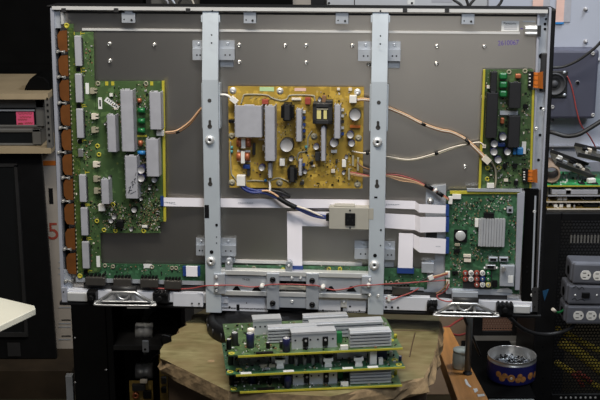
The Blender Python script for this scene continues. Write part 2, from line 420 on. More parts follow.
# --- left scan board with its chips and flex cables
bw = .012
mb = MB(); tq(mb, [(67, 24), (73.6, 24), (73.6, 32), (93.4, 32), (94.5, 80), (101.5, 268), (99, 272), (78, 275)], bw - .0016, bw)
scan = mb.build('scan_driver_board', 'pcbg', tv)
mb = MB(); tq(mb, [(67.2, 28), (73.2, 28), (82.5, 272), (77.5, 272)], bw, bw + .0008); mb.build('connector_strip', 'pcbs', scan)
mb = MB(); tq(mb, [(73.2, 38), (75.4, 38), (84.6, 268), (82.4, 268)], bw, bw + .0006); mb.build('trace_strip', 'pcbs', scan)
for i, (y0, y1) in enumerate(((36, 66), (74, 102.5), (109, 138), (175, 202), (208, 235.5), (242, 268.5))):
    xm = 78 + ((y0 + y1) / 2 - 50) * .0352
    xm = {0: 78, 1: 78.6, 2: 79.8, 3: 82.6, 4: 84.2, 5: 85.5}[i]
    ch = tb('driver_heat_spreader', xm - 3.3, y0, xm + 3.3, y1, bw, bw + .010, 'heat', scan, .0008)
    mb = MB(); add(mb, xm + 3, y0 + 2, xm + 5, y1 - 2, bw, bw + .004); mb.build('driver_chip', 'dark', scan)
    for s in (y0 - 2.6, y1 + 2.2):
        mb = MB()
        add(mb, xm - 7, s - .35, xm - 3.6, s + .35, bw, bw + .0006); add(mb, xm + 2.6, s - .35, xm + 6.8, s + .35, bw, bw + .0006)
        add(mb, xm - 4, s - 1.8, xm - 3.4, s + 1.8, bw, bw + .0006); add(mb, xm + 2.4, s - 1.8, xm + 3, s + 1.8, bw, bw + .0006)
        mb.build('silkscreen_marking', 'yellow', scan)
    tb('jumper_chip', xm - 2, y1 + 2, xm + 2.2, y1 + 5.5, bw, bw + .002, 'hole', scan)
tb('crystal_can', 78, 149, 83, 157, bw, bw + .006, 'chrome', scan, .001)
for x0, y0, x1, y1 in ((85.5, 83, 89, 94), (98, 97, 102.5, 109), (96.5, 256, 100, 267)): 
    if x0 < 97.5: tb('paper_label', x0, y0, x1, y1, bw, bw + .0004, 'paper', scan)
for k, (y, x) in enumerate(((91, 92.5), (116.5, 94), (130, 94), (164.5, 95.5), (179, 96), (191, 96.5))):
    mb = MB(); add(mb, x - 2.6, y - 2.8, x + 1.5, y + 2.8, bw, bw + .008); add(mb, x + 1.5, y - 2.2, x + 4.2, y - .8, bw, bw + .008); add(mb, x + 1.5, y + .8, x + 4.2, y + 2.2, bw, bw + .008)
    mb.build('board_link_connector', 'wwire' if k in (1, 3) else 'silk', scan)
smd(scan, [(84, 40, 92, 76), (86, 105, 93, 160), (78, 140, 90, 172), (90, 200, 99, 262), (76, 40, 77, 262)], 240, bw)
mb = MB(); c = T(66.6, 25.6, bw); mb.lathe((c.x, -bw, c.z), (0, -1, 0), [(.0055, 0), (.0055, .001), (.003, .001), (.0028, .0004), (0, .0004)], 16); mb.build('mounting_pad', 'yellow', scan)
mb = MB(); c = T(80, 276, bw); mb.lathe((c.x, -bw, c.z), (0, -1, 0), [(.0055, 0), (.0055, .001), (.003, .001), (.0028, .0004), (0, .0004)], 16); mb.build('mounting_pad', 'yellow', scan)
for i in range(10):
    y0 = 30 + i * 24.75; y1 = y0 + 21.8; xo = 56.3 + (y0 - 30) * .0395
    mb = MB(); pts = [(xo + 1.0, y0 + 5), (xo + 3.4, y0 + 1), (xo + 10.5, y0 + .2), (xo + 11.2, y1 - .2), (xo + 4, y1 - 1), (xo + 1.8, y1 - 5)]
    tq(mb, pts, bw + .001, bw + .0018); fl = mb.build('flex_cable', 'flex', tv)
    mb = MB()
    for k in range(5): yy = y0 + 2.4 + k * 4.2; xx = xo + 11.9 + k * .1; add(mb, xx - .5, yy - .7, xx + .5, yy + .7, bw, bw + .0022)
    mb.build('solder_pins', 'silk', fl)
for x, y in ((58.5, 52), (59.2, 77.5), (60, 103.5), (61, 128.5), (59.5, 153), (63.5, 178.5), (63.8, 202), (65.2, 250), (66.5, 282)):
    mb = MB(); c = T(x, y, .02)
    mb.lathe((c.x - .003, -.004, c.z), (0, -1, 0), [(.0035, 0), (.0035, .012), (.0028, .015), (.0012, .015), (0, .013)], 14)
    mb.cyl((c.x + .001, -.014, c.z), (c.x + .010, -.014, c.z), .0018, n=10); mb.box((c.x + .009, -.015, c.z - .003), (c.x + .012, -.008, c.z + .003))
    mb.build('clamp_screw', 'clampm', tv)

# --- left sustain board
mb = MB(); tq(mb, [(95, 81), (162, 81), (163.5, 221.5), (160, 222), (160.3, 233), (99.8, 233)], bw - .0016, bw + .001)
sus = mb.build('sustain_board', 'pcbg', tv)
bw2 = bw + .001
mb = MB(); tq(mb, [(161.8, 81), (164.3, 81), (166.0, 221.5), (163.6, 221.5)], bw - .001, bw + .004); mb.build('edge_strip', 'yellow', sus)
def sink(x0, y0, x1, y1, w0, w1, parent, m='heat', teeth=True):
    a, b, c, d = R(x0, y0, x1, y1, w1); mb = MB()
    mb.box((a, -w1 + .003, b), (c, -w1, d)); mb.box((a, -w0, b), (a + .002, -w1, d)); mb.box((c - .002, -w0, b), (c, -w1, d))
    if teeth:
        z = b + .006
        while z < d - .004: mb.box((a - .001, -w1 + .004, z), (a, -w1 + .0005, z + .0022)); z += .011
        mb.box((a + (c - a) * .35, -w1 + .006, d), (a + (c - a) * .72, -w1 + .001, d + .002))
    return mb.build('heat_sink', m, parent, .0006)
for q in ((121, 90, 134, 151.5), (149.6, 92, 161.5, 129.5), (107.2, 115, 116.2, 152), (146.2, 139, 159, 176.5), (125.2, 156, 137.8, 198.5), (101.2, 179.5, 109.4, 204)):
    hs = sink(*q, bw2, bw2 + .026, sus)
    if q[0] == 125.2:
        mb = MB(); w = bw2 + .0263                   # pen marks on the heat sink
        for st in (((128, 193), (130, 189), (129, 193.5)), ((128.5, 188), (131, 186.5), (129.5, 190), (132, 190)), ((131, 183), (133.2, 181), (132, 185), (134, 184)),
                   ((133.5, 184), (132.5, 187.5)), ((134, 180), (135.5, 178), (134.5, 182), (136, 183)), ((135.2, 176), (136.2, 172.5)), ((130, 194), (136, 191))):
            mb.tube([T(x, y, w) for x, y in st], .0005, 5)
        mb.build('pen_marks', 'ink', hs)
for y in (110.5, 121, 130.6):
    mb = MB(); a = T(138.2, y, bw2 + .006); b_ = T(145, y, bw2 + .006); mb.cyl(a, b_, .0055, n=14); mb.build('film_capacitor', 'green', sus)
for x0, y0, x1, y1, m in ((137.5, 98.5, 141.5, 102.5, 'copper'), (139, 140.5, 142, 146, 'copper'), (138, 150.5, 145.5, 155, 'lblue')):
    a = T((x0 + x1) / 2, y0, bw2 + .004); b_ = T((x0 + x1) / 2, y1, bw2 + .004)
    if m == 'lblue': a = T(x0, 152.8, bw2 + .005); b_ = T(x1, 152.8, bw2 + .005)
    MB().cyl(a, b_, .0045, n=12).build('coil' if m == 'copper' else 'film_capacitor', m, sus)
tb('yellow_bar', 137, 135, 147, 137, bw2, bw2 + .0006, 'yellow', sus)  # thin yellow bar on the board
for x, y, r, h, m in ((141, 170, 4, .024, 'navy'), (141, 178.2, 4, .024, 'navy'), (154.2, 180, 3, .018, 'navy'), (134, 210, 3, .016, 'black'), (141, 199, 1.9, .012, 'black'), (140.5, 183.5, 1.6, .012, 'black'),
                      (149.5, 188.5, 1.6, .012, 'dark'), (131, 229.5, 2, .014, 'dark'), (109.3, 177.3, 1.6, .012, 'dark'), (114, 217, 2.6, .014, 'dark'), (111, 221, 2.4, .016, 'dark'), (105, 124, 1.4, .01, 'dark')):
    tcap('capacitor', x, y, r, bw2, bw2 + h, [m, 'capt'], sus)
mb = MB(); add(mb, 116, 220.5, 123, 228, bw2, bw2 + .012); mb.build('coil', 'black', sus, .002)
mb = MB(); w = bw2 + .001                            # tilted bar code label
tq(mb, [(107.0, 97), (119.5, 106.5), (117.5, 110), (104.0, 100.8)], bw2, w); lb = mb.build('paper_label', 'paper', sus)
mb = MB()
for k in range(6):
    f = .12 + k * .14; x, y = 105.6 + 12.6 * f + .3, 98.9 + 9.3 * f
    tq(mb, [(x - .9, y + .6), (x + .4, y - 1.1), (x + 1.1, y - .6), (x - .2, y + 1.1)], w, w + .0003)
mb.build('bar_code', 'ink', lb)
mb = MB(); add(mb, 98.2, 97.5, 102, 109, bw2, w); lb = mb.build('paper_label', 'paper', sus)
tb('bar_code', 99.2, 100, 101, 106.5, w, w + .0002, 'ink', lb)
for x in (105.2, 111.2, 150.2): tb('solder_pad', x, 81.5, x + 3, 85.5, bw2, bw2 + .0005, 'yellow', sus)
for x, y in ((98, 83.5), (146, 83.5), (113, 204.5), (143.7, 231), (104, 230), (115.5, 230.8), (97.5, 146), (99, 154.5), (97, 221)):
    c = T(x, y, bw2); MB().lathe((c.x, -bw2, c.z), (0, -1, 0), [(.0024, 0), (.0024, .0012), (.0050, .0012), (.0050, 0)], 16).build('mounting_pad', 'yellow' if y > 140 else 'silk', sus)
tb('white_connector', 156.4, 130.4, 163.6, 135.8, bw2, bw2 + .012, 'white', sus)
tb('white_connector', 98.5, 204.5, 104.5, 211, bw2, bw2 + .012, 'white', sus)
tb('white_connector', 142, 225.5, 147, 227.5, bw2, bw2 + .004, 'white', sus)
tb('white_connector', 109.5, 93.5, 112.5, 96.5, bw2, bw2 + .006, 'white', sus)
tb('ribbon_socket', 160.5, 196.5, 163.6, 206, bw2, bw2 + .006, 'blue', sus)
smd(sus, [(112, 86, 120, 112), (136, 84, 148, 110), (103, 200, 160, 230), (138, 156, 146, 164), (117, 114, 121, 152), (135, 140, 146, 200), (140, 183, 160, 228), (103, 205, 160, 230)], 980, bw2, 1.1)

# --- amber power supply board
pw = .012
mb = MB(); tq(mb, [(228, 86.2), (364, 87), (362.5, 188.5), (229.5, 187.5)], pw - .0016, pw)
psu = mb.build('power_supply_board', 'pcba', tv)
for x, y in ((233, 90.5), (280, 91), (357.5, 92), (231.8, 136), (232, 182.5), (279.5, 183), (314, 136.5), (358.5, 138), (357.5, 184.5)):
    c = T(x, y, pw); MB().lathe((c.x, -pw, c.z), (0, -1, 0), [(.007, 0), (.007, .0006), (.0048, .0008), (.0045, .002), (.002, .0028), (.0015, .002), (0, .002)], 18).build('board_screw', 'bright' if y < 100 else 'silk', psu)
for q, h in (((234.6, 105.7, 262, 137.2), .034), ((264.8, 106, 275.2, 161), .034), ((296, 109.5, 302, 141.5), .030), ((268.2, 163, 271.8, 178), .022), ((334.2, 105, 340.6, 138.5), .030), ((321, 127, 325.6, 161), .028), ((298.6, 160.3, 302, 175.5), .022)):
    sink(*q, pw, pw + h, psu)
mb = MB(); w = pw + .0005
for path in ([(241, 104), (243, 97.5), (246, 94.5), (266, 95), (272, 98), (281, 100.5), (287, 99), (291, 95.2), (312, 95.5), (314.5, 98), (315, 104)],
             [(230.5, 141), (230.5, 150), (231.2, 172), (234, 177), (237, 181)], [(247, 181), (255, 180.5), (268, 181), (279, 178), (291, 183)],
             [(312, 131), (308, 138), (307, 150), (299, 153), (297, 160)]):
    mb.tube([T(x, y, w) for x, y in path], .0017, 6)
mb.build('silkscreen_line', 'silk', psu)
mb = MB()
for k in range(6): mb.tube([T(249 + k * 5, 99 + (k % 3), w), T(254 + k * 5, 94 + (k % 3) + 1.5, w)], .0003, 4)
mb.build('silkscreen_line', 'silk', psu)
tb('green_sticker', 259.6, 87, 274, 91.2, pw, pw + .0005, 'lgreen', psu)
tb('pink_sticker', 294.5, 88, 306, 91, pw, pw + .0005, 'pink', psu)
for x0, y0, x1, y1 in ((236.5, 138.5, 250.5, 148), (236.5, 151.5, 249.5, 163)):      # chokes
    a, b, c, d = R(x0, y0, x1, y1, pw + .016); mb = MB()
    zc = (b + d) / 2
    mb.cyl((a, -pw - .009, zc), (a + (c - a) * .38, -pw - .009, zc), .0095, n=16); mb.cyl((c - (c - a) * .38, -pw - .009, zc), (c, -pw - .009, zc), .0095, n=16)
    mb.mi = 1; mb.box((a + (c - a) * .36, -pw, b), (a + (c - a) * .64, -pw - .0195, d)); mb.box((a, -pw, b), (c, -pw - .003, d))
    mb.build('choke_coil', ['copper', 'white'], psu)
def xfmr(x0, y0, x1, y1, h, core=True):
    a, b, c, d = R(x0, y0, x1, y1, pw + h); mb = MB(); dx = (c - a); dz = (d - b)
    mb.box((a + dx * .2, -pw, b), (a + dx * .8, -pw - h, d)); mb.box((a, -pw, b + dz * .15), (c, -pw - h * .8, d - dz * .15))
    mb.mi = 1; mb.box((a + dx * .3, -pw - h, b + dz * .05), (a + dx * .7, -pw - h - .001, d - dz * .05))
    return mb.build('transformer', ['black', 'dark'], psu, .001)
xfmr(280.6, 104, 293.5, 121, .030); xfmr(287.2, 167, 297, 182.5, .022)
a, b, c, d = R(312.6, 103.5, 332, 124, pw + .034); mb = MB()
mb.box((a, -pw, b), (c, -pw - .030, d)); mb.box((a, -pw - .03, b), (c, -pw - .034, b + .008)); mb.box((a, -pw - .03, d - .008), (c, -pw - .034, d)); mb.box((a, -pw - .03, b), (a + .008, -pw - .034, d)); mb.box((c - .008, -pw - .03, b), (c, -pw - .034, d))
mb.box((c - .014, -pw, d), (c, -pw - .02, d + .004))
mx = mb.build('transformer', 'dark', psu, .0008)
tb('core_window', 316.8, 110.5, 321, 119, pw + .03, pw + .0325, 'gold', mx); tb('core_window', 323.6, 110.5, 326.8, 119, pw + .03, pw + .0325, 'gold', mx)
tb('core_tape', 315.8, 108.6, 328.2, 109.8, pw + .03, pw + .0325, 'silk', mx)
for x, y, r, h in ((286.5, 145.5, 6.9, .022), (355, 115, 6.0, .020), (334, 143, 4.4, .018), (350.2, 135, 3.6, .017), (351.5, 143.5, 3.4, .017), (261.6, 168, 3.2, .02), (291, 159, 2.4, .016), (316, 147, 3.0, .016), (302.5, 127, 1.8, .012), (324, 128.5, 2.6, .016), (305, 172, 2, .014), (343.5, 173, 1.8, .012), (346.3, 157.3, 1.8, .01), (319.5, 99.8, 1.9, .012)):
    tcap('capacitor', x, y, r, pw, pw + h, ['navy' if r < 6 else 'dark', 'capt'], psu)
for x0, y0, x1, y1, m, h in ((279.6, 159, 284.6, 166, 'white', .012), (342, 160, 346, 167.2, 'white', .012), (349.4, 96, 356.5, 103, 'white', .016), (236.6, 176, 245, 186, 'white', .018), (331, 150, 337, 153, 'white', .006),
                             (262, 99.8, 268.2, 104.2, 'red', .012), (305, 98, 310.4, 104.4, 'red', .012), (243, 165, 249.8, 168.8, 'blue', .012), (262.4, 145, 264, 151, 'wwire', .006), (258.5, 139, 264.5, 140.2, 'wwire', .006),
                             (322, 96, 326, 103.5, 'bwire', .012), (350, 125.5, 360.5, 128, 'orange', .008), (337, 88, 340, 90.5, 'wwire', .004), (348.5, 88, 352, 91, 'wwire', .004), (291.5, 98, 301, 100.3, 'wwire', .006),
                             (252.5, 143.5, 255, 155, 'dark', .010), (247, 169, 250, 176, 'dark', .01), (315, 152, 320, 161, 'dark', .014), (335.5, 160, 337.5, 163.5, 'dark', .01), (228.6, 120, 234, 123, 'black', .012), (310, 162, 313, 165, 'black', .01),
                             (352, 156, 354, 166, 'silk', .008), (357, 158, 359, 171, 'silk', .010), (348, 169, 350, 180, 'silk', .010), (331, 169.5, 335, 173, 'wwire', .006), (300, 182, 304, 185, 'dark', .008), (311, 165, 315, 167, 'wwire', .005)):
    nm = {'white': 'white_connector', 'red': 'film_capacitor', 'blue': 'film_capacitor', 'orange': 'film_capacitor', 'dark': 'diode', 'black': 'diode', 'silk': 'pin_socket', 'bwire': 'film_capacitor'}.get(m, 'jumper_link')
    tb(nm, x0, y0, x1, y1, pw, pw + h, m, psu, .0006)
for x, y, m in ((231.8, 147.5, 'teal'), (231.8, 151.5, 'teal'), (265.5, 180.3, 'lblue'), (306, 147, 'teal')):
    a = T(x, y - 1.4, pw + .003); b_ = T(x, y + 1.4, pw + .003); MB().cyl(a, b_, .0026, n=10).build('resistor', m, psu)
for hx, ys in ((304, (112, 118, 125, 131, 137)), (342.5, (110, 116, 122, 128, 134)), (303.5, (165, 170))):
    for y in ys: tb('power_transistor', hx - 1.2, y - 1.2, hx + 1.4, y + 1.2, pw, pw + .010, random.choice(['blue', 'bright', 'dark']), psu)
a, b, c, d = R(268, 180, 272, 194, .03); mb = MB()
mb.tube([(T(269, 181, pw).x, -pw, T(269, 181, pw).z), T(270, 186, .022), T(269.5, 193, .026)], .0022, 8); mb.build('wire_clip', 'white', psu)
smd(psu, [(240, 162, 262, 182), (300, 142, 334, 186), (334, 150, 360, 184), (316, 90, 350, 103), (272, 122, 296, 140), (342, 105, 348, 140), (286, 150, 310, 184)], 260, pw, 1.2)

# --- right sustain board
rw = .012
mb = MB(); tq(mb, [(485, 69.5), (533, 69), (531.5, 188), (480, 189)], rw - .0016, rw)
rsb = mb.build('scan_board', 'pcbg', tv)
mb = MB(); tq(mb, [(483.2, 69.5), (485.4, 69.5), (480.8, 189), (478.4, 189)], rw - .001, rw + .004); mb.build('edge_strip', 'yellow', rsb)
mb = MB(); tq(mb, [(532.2, 90), (534.5, 90), (531.5, 188), (529.4, 188)], rw - .001, rw + .003); mb.build('edge_strip', 'yellow', rsb)
for q, h in (((490.4, 72, 497, 92), .024), ((486, 93, 497.6, 138), .030), ((509, 82.5, 521, 108), .028), ((508.3, 116, 520, 147.5), .028)):
    sink(*q, rw, rw + h, rsb, 'blackheat')
for x, y in ((504, 76.3), (504, 85), (504, 94)):
    a, b, c, d = R(x - 4.5, y - 3.2, x + 3.4, y + 3.2, rw + .012); MB().box((a, -rw, b), (c, -rw - .012, d)).build('film_capacitor', 'green', rsb, .003)
for x, y, r in ((503, 137, 3.7), (494.3, 143.8, 3.7), (494, 152, 3.7), (507.6, 152, 3.4), (498.2, 160, 3.6)):
    tcap('capacitor', x, y, r, rw, rw + .022, ['navy', 'capt'], rsb)
for x0, y0, x1, y1, m in ((498, 142.5, 505.5, 147, 'blue'), (513, 148, 516.6, 155, 'lblue'), (517, 147.6, 523.4, 155, 'lblue'), (515.5, 74, 521.4, 78.6, 'copper'), (500.5, 118, 504.5, 124, 'copper')):
    a, b, c, d = R(x0, y0, x1, y1, rw + .010); MB().box((a, -rw, b), (c, -rw - .010, d)).build('film_capacitor', m, rsb, .002)
for x0, y0, x1, y1, m in ((487, 85.5, 489.5, 88.5, 'white'), (521.8, 142, 526, 154, 'white'), (500, 111, 518, 115, 'galv'), (487, 183.5, 494, 188, 'white'), (482.5, 145, 486, 148, 'wwire'), (523.5, 104.5, 528, 108, 'black'), (513, 164, 517, 168, 'black'), (503, 164, 507, 168, 'black'), (514, 181, 518, 185, 'black'), (504, 179, 508, 181.5, 'wwire')):
    tb({'white': 'white_connector', 'black': 'chip', 'galv': 'jumper_link', 'wwire': 'white_connector'}[m], x0, y0, x1, y1, rw, rw + .006, m, rsb)
for x, y in ((509, 72), (525, 71), (487.5, 168), (499, 167.5), (487.3, 179), (483, 97)):
    c = T(x, y, rw); MB().lathe((c.x, -rw, c.z), (0, -1, 0), [(.0024, 0), (.0024, .0012), (.0050, .0012), (.0050, 0)], 16).build('mounting_pad', 'yellow' if y > 100 else 'silk', rsb)
for y0, y1, x in ((72, 88, 530), (169.5, 182, 524.5)):
    mb = MB(); add(mb, x - 1.6, y0, x + 3.4, y1, rw, rw + .012); k = mb.build('flex_socket', 'black', rsb)
    mb = MB()
    for j in range(4): yy = y0 + 2.5 + j * (y1 - y0 - 4) / 3.4; add(mb, x - 1.2, yy - .5, x + .6, yy + .5, rw + .012, rw + .0126)
    mb.build('socket_pins', 'white', k)
    mb = MB(); pts = [T(x + 3, y0 + .5, rw + .009), T(x + 8, y0 + .5, rw + .012), T(x + 13, y0 - .5, rw + .002), T(x + 13, y1 + 1, rw + .002), T(x + 8, y1, rw + .012), T(x + 3, y1 - .5, rw + .009)]
    for q in ((0, 1, 4, 5), (1, 2, 3, 4)):
        mb.prism([pts[i] for i in q], (0, .0012, 0))
    fl = mb.build('flex_cable', 'orange', tv)
    mb = MB()
    for j in range(3):
        yy = y0 + 3 + j * (y1 - y0) / 3.3; mb.tube([T(x + 3.5, yy, rw + .0096), T(x + 8, yy + .2, rw + .0126)], .0004, 4)
    mb.build('copper_tracks', 'flex', fl)
smd(rsb, [(522, 92, 530, 180), (498, 98, 508, 134), (486, 162, 526, 188), (484, 155, 512, 170), (486, 72, 490, 90)], 300, rw, 1.1)

# --- main signal board
mw = .014
mb = MB(); tq(mb, [(446.8, 191.5), (526, 192.5), (519, 294), (444.5, 292)], mw - .0016, mw)
mainb = mb.build('main_board', 'pcbg2', tv)
mb = MB(); tq(mb, [(450, 191), (520, 191.2), (520, 194), (450, 194)], mw - .001, mw + .003); mb.build('edge_strip', 'yellow', mainb)
mb = MB(); tq(mb, [(467, 188.6), (522, 189.5), (522, 192), (467, 191.4)], mw, mw + .006); mb.build('edge_strip', 'galv', mainb)
a, b, c, d = R(481, 220, 505.5, 247.8, mw + .024); mb = MB()
mb.box((a - .004, -mw - .003, b), (c, -mw - .0125, d - .002)); n = 9
for k in range(n): x = a + (c - a) * k / n; mb.box((x, -mw - .006, b), (x + (c - a) / n * .78, -mw - .0145 - .0015 * (k % 3 != 1), d))
mb.build('finned_heat_sink', 'heat2', mainb)
tb('processor_chip', 484, 213.5, 494, 220.2, mw, mw + .012, 'black', mainb)
ch = tb('processor_chip', 454, 230, 467, 242, mw, mw + .004, 'black', mainb)
c = T(460.5, 235.8, mw + .004); MB().lathe((c.x, -mw - .004, c.z), (0, -1, 0), [(.0105, 0), (.0105, .0008), (.0095, .0012), (0, .0012)], 24).build('heat_disc', 'bright', ch)
a, b, c, d = R(500, 265.5, 514.5, 286.5, mw + .014); mb = MB().box((a, -mw, b), (c, -mw - .014, d))
tun = mb.build('tuner_can', 'galv', mainb, .001)
tb('paper_label', 508, 275.5, 513, 283, mw + .014, mw + .0145, 'paper', tun)
c = T(503.5, 268, mw + .014); MB().cyl((c.x, -mw - .014, c.z), (c.x, -mw - .026, c.z), .0042, n=14).build('aerial_socket', 'chrome', tun)
a, b, c, d = R(485.5, 265.5, 496, 270, mw + .014)
vga = MB().box((a, -mw, b), (c, -mw - .010, d)).build('video_socket', 'chrome', mainb, .001); MB().box((a + .004, -mw - .0101, b + .0018), (c - .004, -mw - .0108, d - .0018)).build('socket_mouth', 'hole', vga)
for x in (484.6, 496.8): tscrew('screw', x, 267.8, 1.3, mw + .008, mainb)
for x0 in (488.6, 499.2):
    a, b, c, d = R(x0, 257.2, x0 + 9.2, 261.8, mw + .010); hd = MB().box((a, -mw, b), (c, -mw - .010, d)).build('video_socket', 'galv', mainb, .001); MB().box((a + .003, -mw - .0101, b + .002), (c - .003, -mw - .0107, d - .003)).build('socket_mouth', 'hole', hd)
tb('jack_block', 463, 270.8, 492, 288.5, mw, mw + .005, 'dark', mainb)
for yi, row in ((273.4, 'rwrwg'), (279.3, 'rwrbg'), (285, '  rwy')):
    for k, ch_ in enumerate(row):
        if ch_ == ' ': continue
        x = 465.4 + k * 5.75; c = T(x, yi, mw + .012)
        mb = MB(); mb.lathe((c.x, -mw - .005, c.z), (0, -1, 0), [(.0052, 0), (.0052, .008), (.0034, .008), (.0034, .003), (0, .003)], 14)
        mb.mi = 1; mb.lathe((c.x, -mw - .005, c.z), (0, -1, 0), [(.0022, .003), (.0022, .009), (.0012, .009), (0, .008)], 10)
        mb.build('audio_jack', [{'r': 'red', 'w': 'white', 'g': 'green', 'b': 'blue', 'y': 'gold'}[ch_], 'chrome'], mainb)
for x0, y0, x1, y1, m in ((448.5, 197, 452.5, 204, 'white'), (452.5, 194.5, 461, 199, 'white'), (475, 219, 478.5, 227, 'white'), (463.5, 255, 471, 257.2, 'wwire'), (464, 259, 471, 262, 'wwire'), (445.5, 272, 450, 277.5, 'white'), (446, 280, 449.5, 288, 'wwire'), (454, 250, 460, 252.5, 'black'), (455, 244, 460, 246, 'silk'), (452, 272, 458, 274, 'black'), (492.5, 281, 497.5, 287, 'black')):
    tb({'white': 'white_connector', 'black': 'chip', 'wwire': 'white_connector', 'silk': 'crystal_can'}[m], x0, y0, x1, y1, mw, mw + .008, m, mainb)
c = T(509.8, 210, mw); mb = MB(); a, b, cc, d = R(507, 207.5, 513, 213, mw + .010); mb.box((a, -mw, b), (cc, -mw - .010, d)); mb.mi = 1; mb.box((a + .003, -mw - .01, b + .003), (cc - .003, -mw - .0106, d - .003)); mb.build('network_socket', ['galv', 'hole'], mainb)
for y0, y1 in ((205, 216), (217, 232), (238, 253.5)): tb('ribbon_socket', 445.8, y0, 449.0, y1, mw, mw + .008, 'blue', mainb)
smd(mainb, [(452, 198, 482, 226), (484, 196, 512, 212), (450, 244, 464, 272), (470, 230, 480, 252), (508, 215, 516, 260), (452, 260, 462, 288), (472, 250, 500, 262)], 620, mw, 1.0)
tb('silkscreen_marking', 484, 289, 494, 291, mw, mw + .0005, 'yellow', mainb)
tb('mounting_bracket', 446, 289, 512, 294.6, .002, mw + .002, 'galv')
mb = MB(); tq(mb, [(496, 292), (499, 289.5), (503, 288), (508, 288), (511, 290), (513, 293)], mw, mw + .003); mb.build('board_ear', 'bright', tv)
tb('shield_bracket', 452, 292, 478, 299, .006, .030, 'galv', bevel=.001)
mb = MB(); tq(mb, [(426, 187), (446, 185), (445.5, 292), (424, 292), (424.5, 262), (435, 260), (435, 240), (425, 236)], .001, .006); mb.build('board_carrier', 'galv', tv)
c = T(430.5, 201, .006); mb = MB().lathe((c.x, -.006, c.z), (0, -1, 0), [(.007, 0), (.007, .002), (.0045, .003), (.004, .006), (0, .006)], 16); mb.build('stand_off', 'chrome', tv)
tb('carrier_slot', 426, 232.5, 437, 238, .005, .0066, 'dark'); tb('carrier_clip', 421.5, 263, 434, 273, .006, .016, 'galv', bevel=.001)

# --- ribbon cables
def zv(y0, y1, x, w): return T(x, y0, w).z - T(x, y1, w).z
def ribbon(path, name='ribbon_cable', th=.0006):
    mb = MB()                                       # path: (x, ytop, ybottom, w)
    for (x0, a0, b0, w0), (x1, a1, b1, w1) in zip(path, path[1:]):
        p = [T(x0, a0, w0), T(x1, a1, w1), T(x1, b1, w1), T(x0, b0, w0)]
        mb.prism(p, (0, th, 0))
    return mb.build(name, 'ribbon', tv)
r1 = ribbon([(163, 197.5, 206.2, .018), (202, 198.2, 206.8, .010), (240, 198.5, 207.5, .010), (300, 199, 208, .010), (384, 200, 208, .010), (415, 201, 209.3, .012), (419, 204, 212.5, .022), (446, 205.5, 213.5, .020)])
r2 = ribbon([(287, 211.2, 226, .006), (329, 211.8, 226.5, .008), (384, 213.3, 227.8, .010), (415, 215, 230, .012), (420, 217, 232.5, .024), (446, 217, 231.8, .020)])
mb = MB(); mb.prism([T(287, 211.3, .007), T(302, 211.3, .007), T(302.2, 266.5, .014), (T(287.4, 266.5, .014))], (0, .0006, 0)); mb.build('ribbon_cable', 'ribbon', tv)
ribbon([(399, 233, 241.5, .010), (413, 233.8, 247.5, .012), (419.5, 237.2, 252.5, .022), (446, 239, 253.8, .020)])
mb = MB(); mb.prism([T(399, 233.2, .0135), T(413.2, 233.6, .0135), T(412.6, 268.5, .016), T(397.8, 268.5, .016)], (0, .0006, 0)); mb.build('ribbon_cable', 'ribbon', tv)
for name_, x, y, s in (('wire_print', 168, 202.3, .0045), ('wire_print', 246, 202.8, .0045), ('wire_print', 392, 204.3, .0045), ('wire_print', 433, 246.3, .0045)):
    c = T(x, y, .0205 if x > 400 else (.0175 if x < 200 else .0112))
    mb = MB()
    for k in range(9): mb.box((c.x - .016 + k * .0036, c.y, c.z - .0009), (c.x - .0138 + k * .0036, c.y - .0003, c.z + .0009))
    mb.build('printed_line', 'galv', tv)

# --- mains inlet
a, b, c, d = R(329, 207.5, 369, 229.5, .034); mb = MB().box((a, -.002, b), (c, -.034, d)); mb.box((a + .01, -.002, d), (c - .03, -.03, d + .003))
inlet = mb.build('mains_inlet_box', 'beige', tv, .0012)
tb('inlet_socket', 345, 213.3, 355.2, 225.8, .034, .037, 'black', inlet, .001)
mb = MB()
for x, y in ((350, 216.5), (347.8, 220.5), (352.4, 220.5)): add(mb, x - .35, y - .8, x + .35, y + .8, .037, .0375)
mb.build('inlet_pins', 'dark', inlet)
for x, y in ((350, 210.4), (350, 227.8)): tscrew('screw', x, y, 1.0, .034, inlet, 'dark')
tb('cable_bush', 326, 214.5, 329.5, 221, .012, .024, 'black', inlet)

# --- wiring on the television
def wire(path, r, m, name='wire', parent=None, n=8):
    return MB().tube([T(x, y, w) for x, y, w in path], r, n).build(name, m, parent or tv)
wire([(231, 97, .026), (226, 95.5, .028), (220, 96, .02), (211, 104, .014), (203, 108, .012), (198, 113, .012), (190, 124, .010), (178, 132, .014), (166, 133.5, .024)], .0019, 'bwire')
wire([(204, 106, .012), (199, 110.5, .012), (189.5, 121.8, .012), (177, 130.4, .016), (165, 132.2, .025)], .0016, 'owire')
wire([(231, 98, .026), (226, 95, .030), (218, 95, .02)], .0026, 'white')
MB().cyl(T(175.8, 132.6, .014), T(179.5, 131.4, .014), .0032).build('wire_sleeve', 'black', tv)
mb = MB(); mb.obox(Matrix.Translation(T(234, 100, .026)) @ Matrix.Rotation(math.radians(38), 4, 'Y'), .008, .006, .0045); mb.build('wire_plug', 'white', tv)
for dy, m in ((0, 'wwire'), (-1.0, 'owire'), (.9, 'bwire')):
    wire([(357, 100 + dy, .022), (364, 99.5 + dy, .026), (372, 101 + dy, .022), (386, 107 + dy, .014), (404, 114.5 + dy, .010), (423, 124 + dy, .012), (440, 130 + dy, .012), (452, 132.5 + dy, .012), (465, 139 + dy, .016), (474, 147 + dy * 1.6, .022), (485, 158 + dy * 2, .022)], .0016, m)
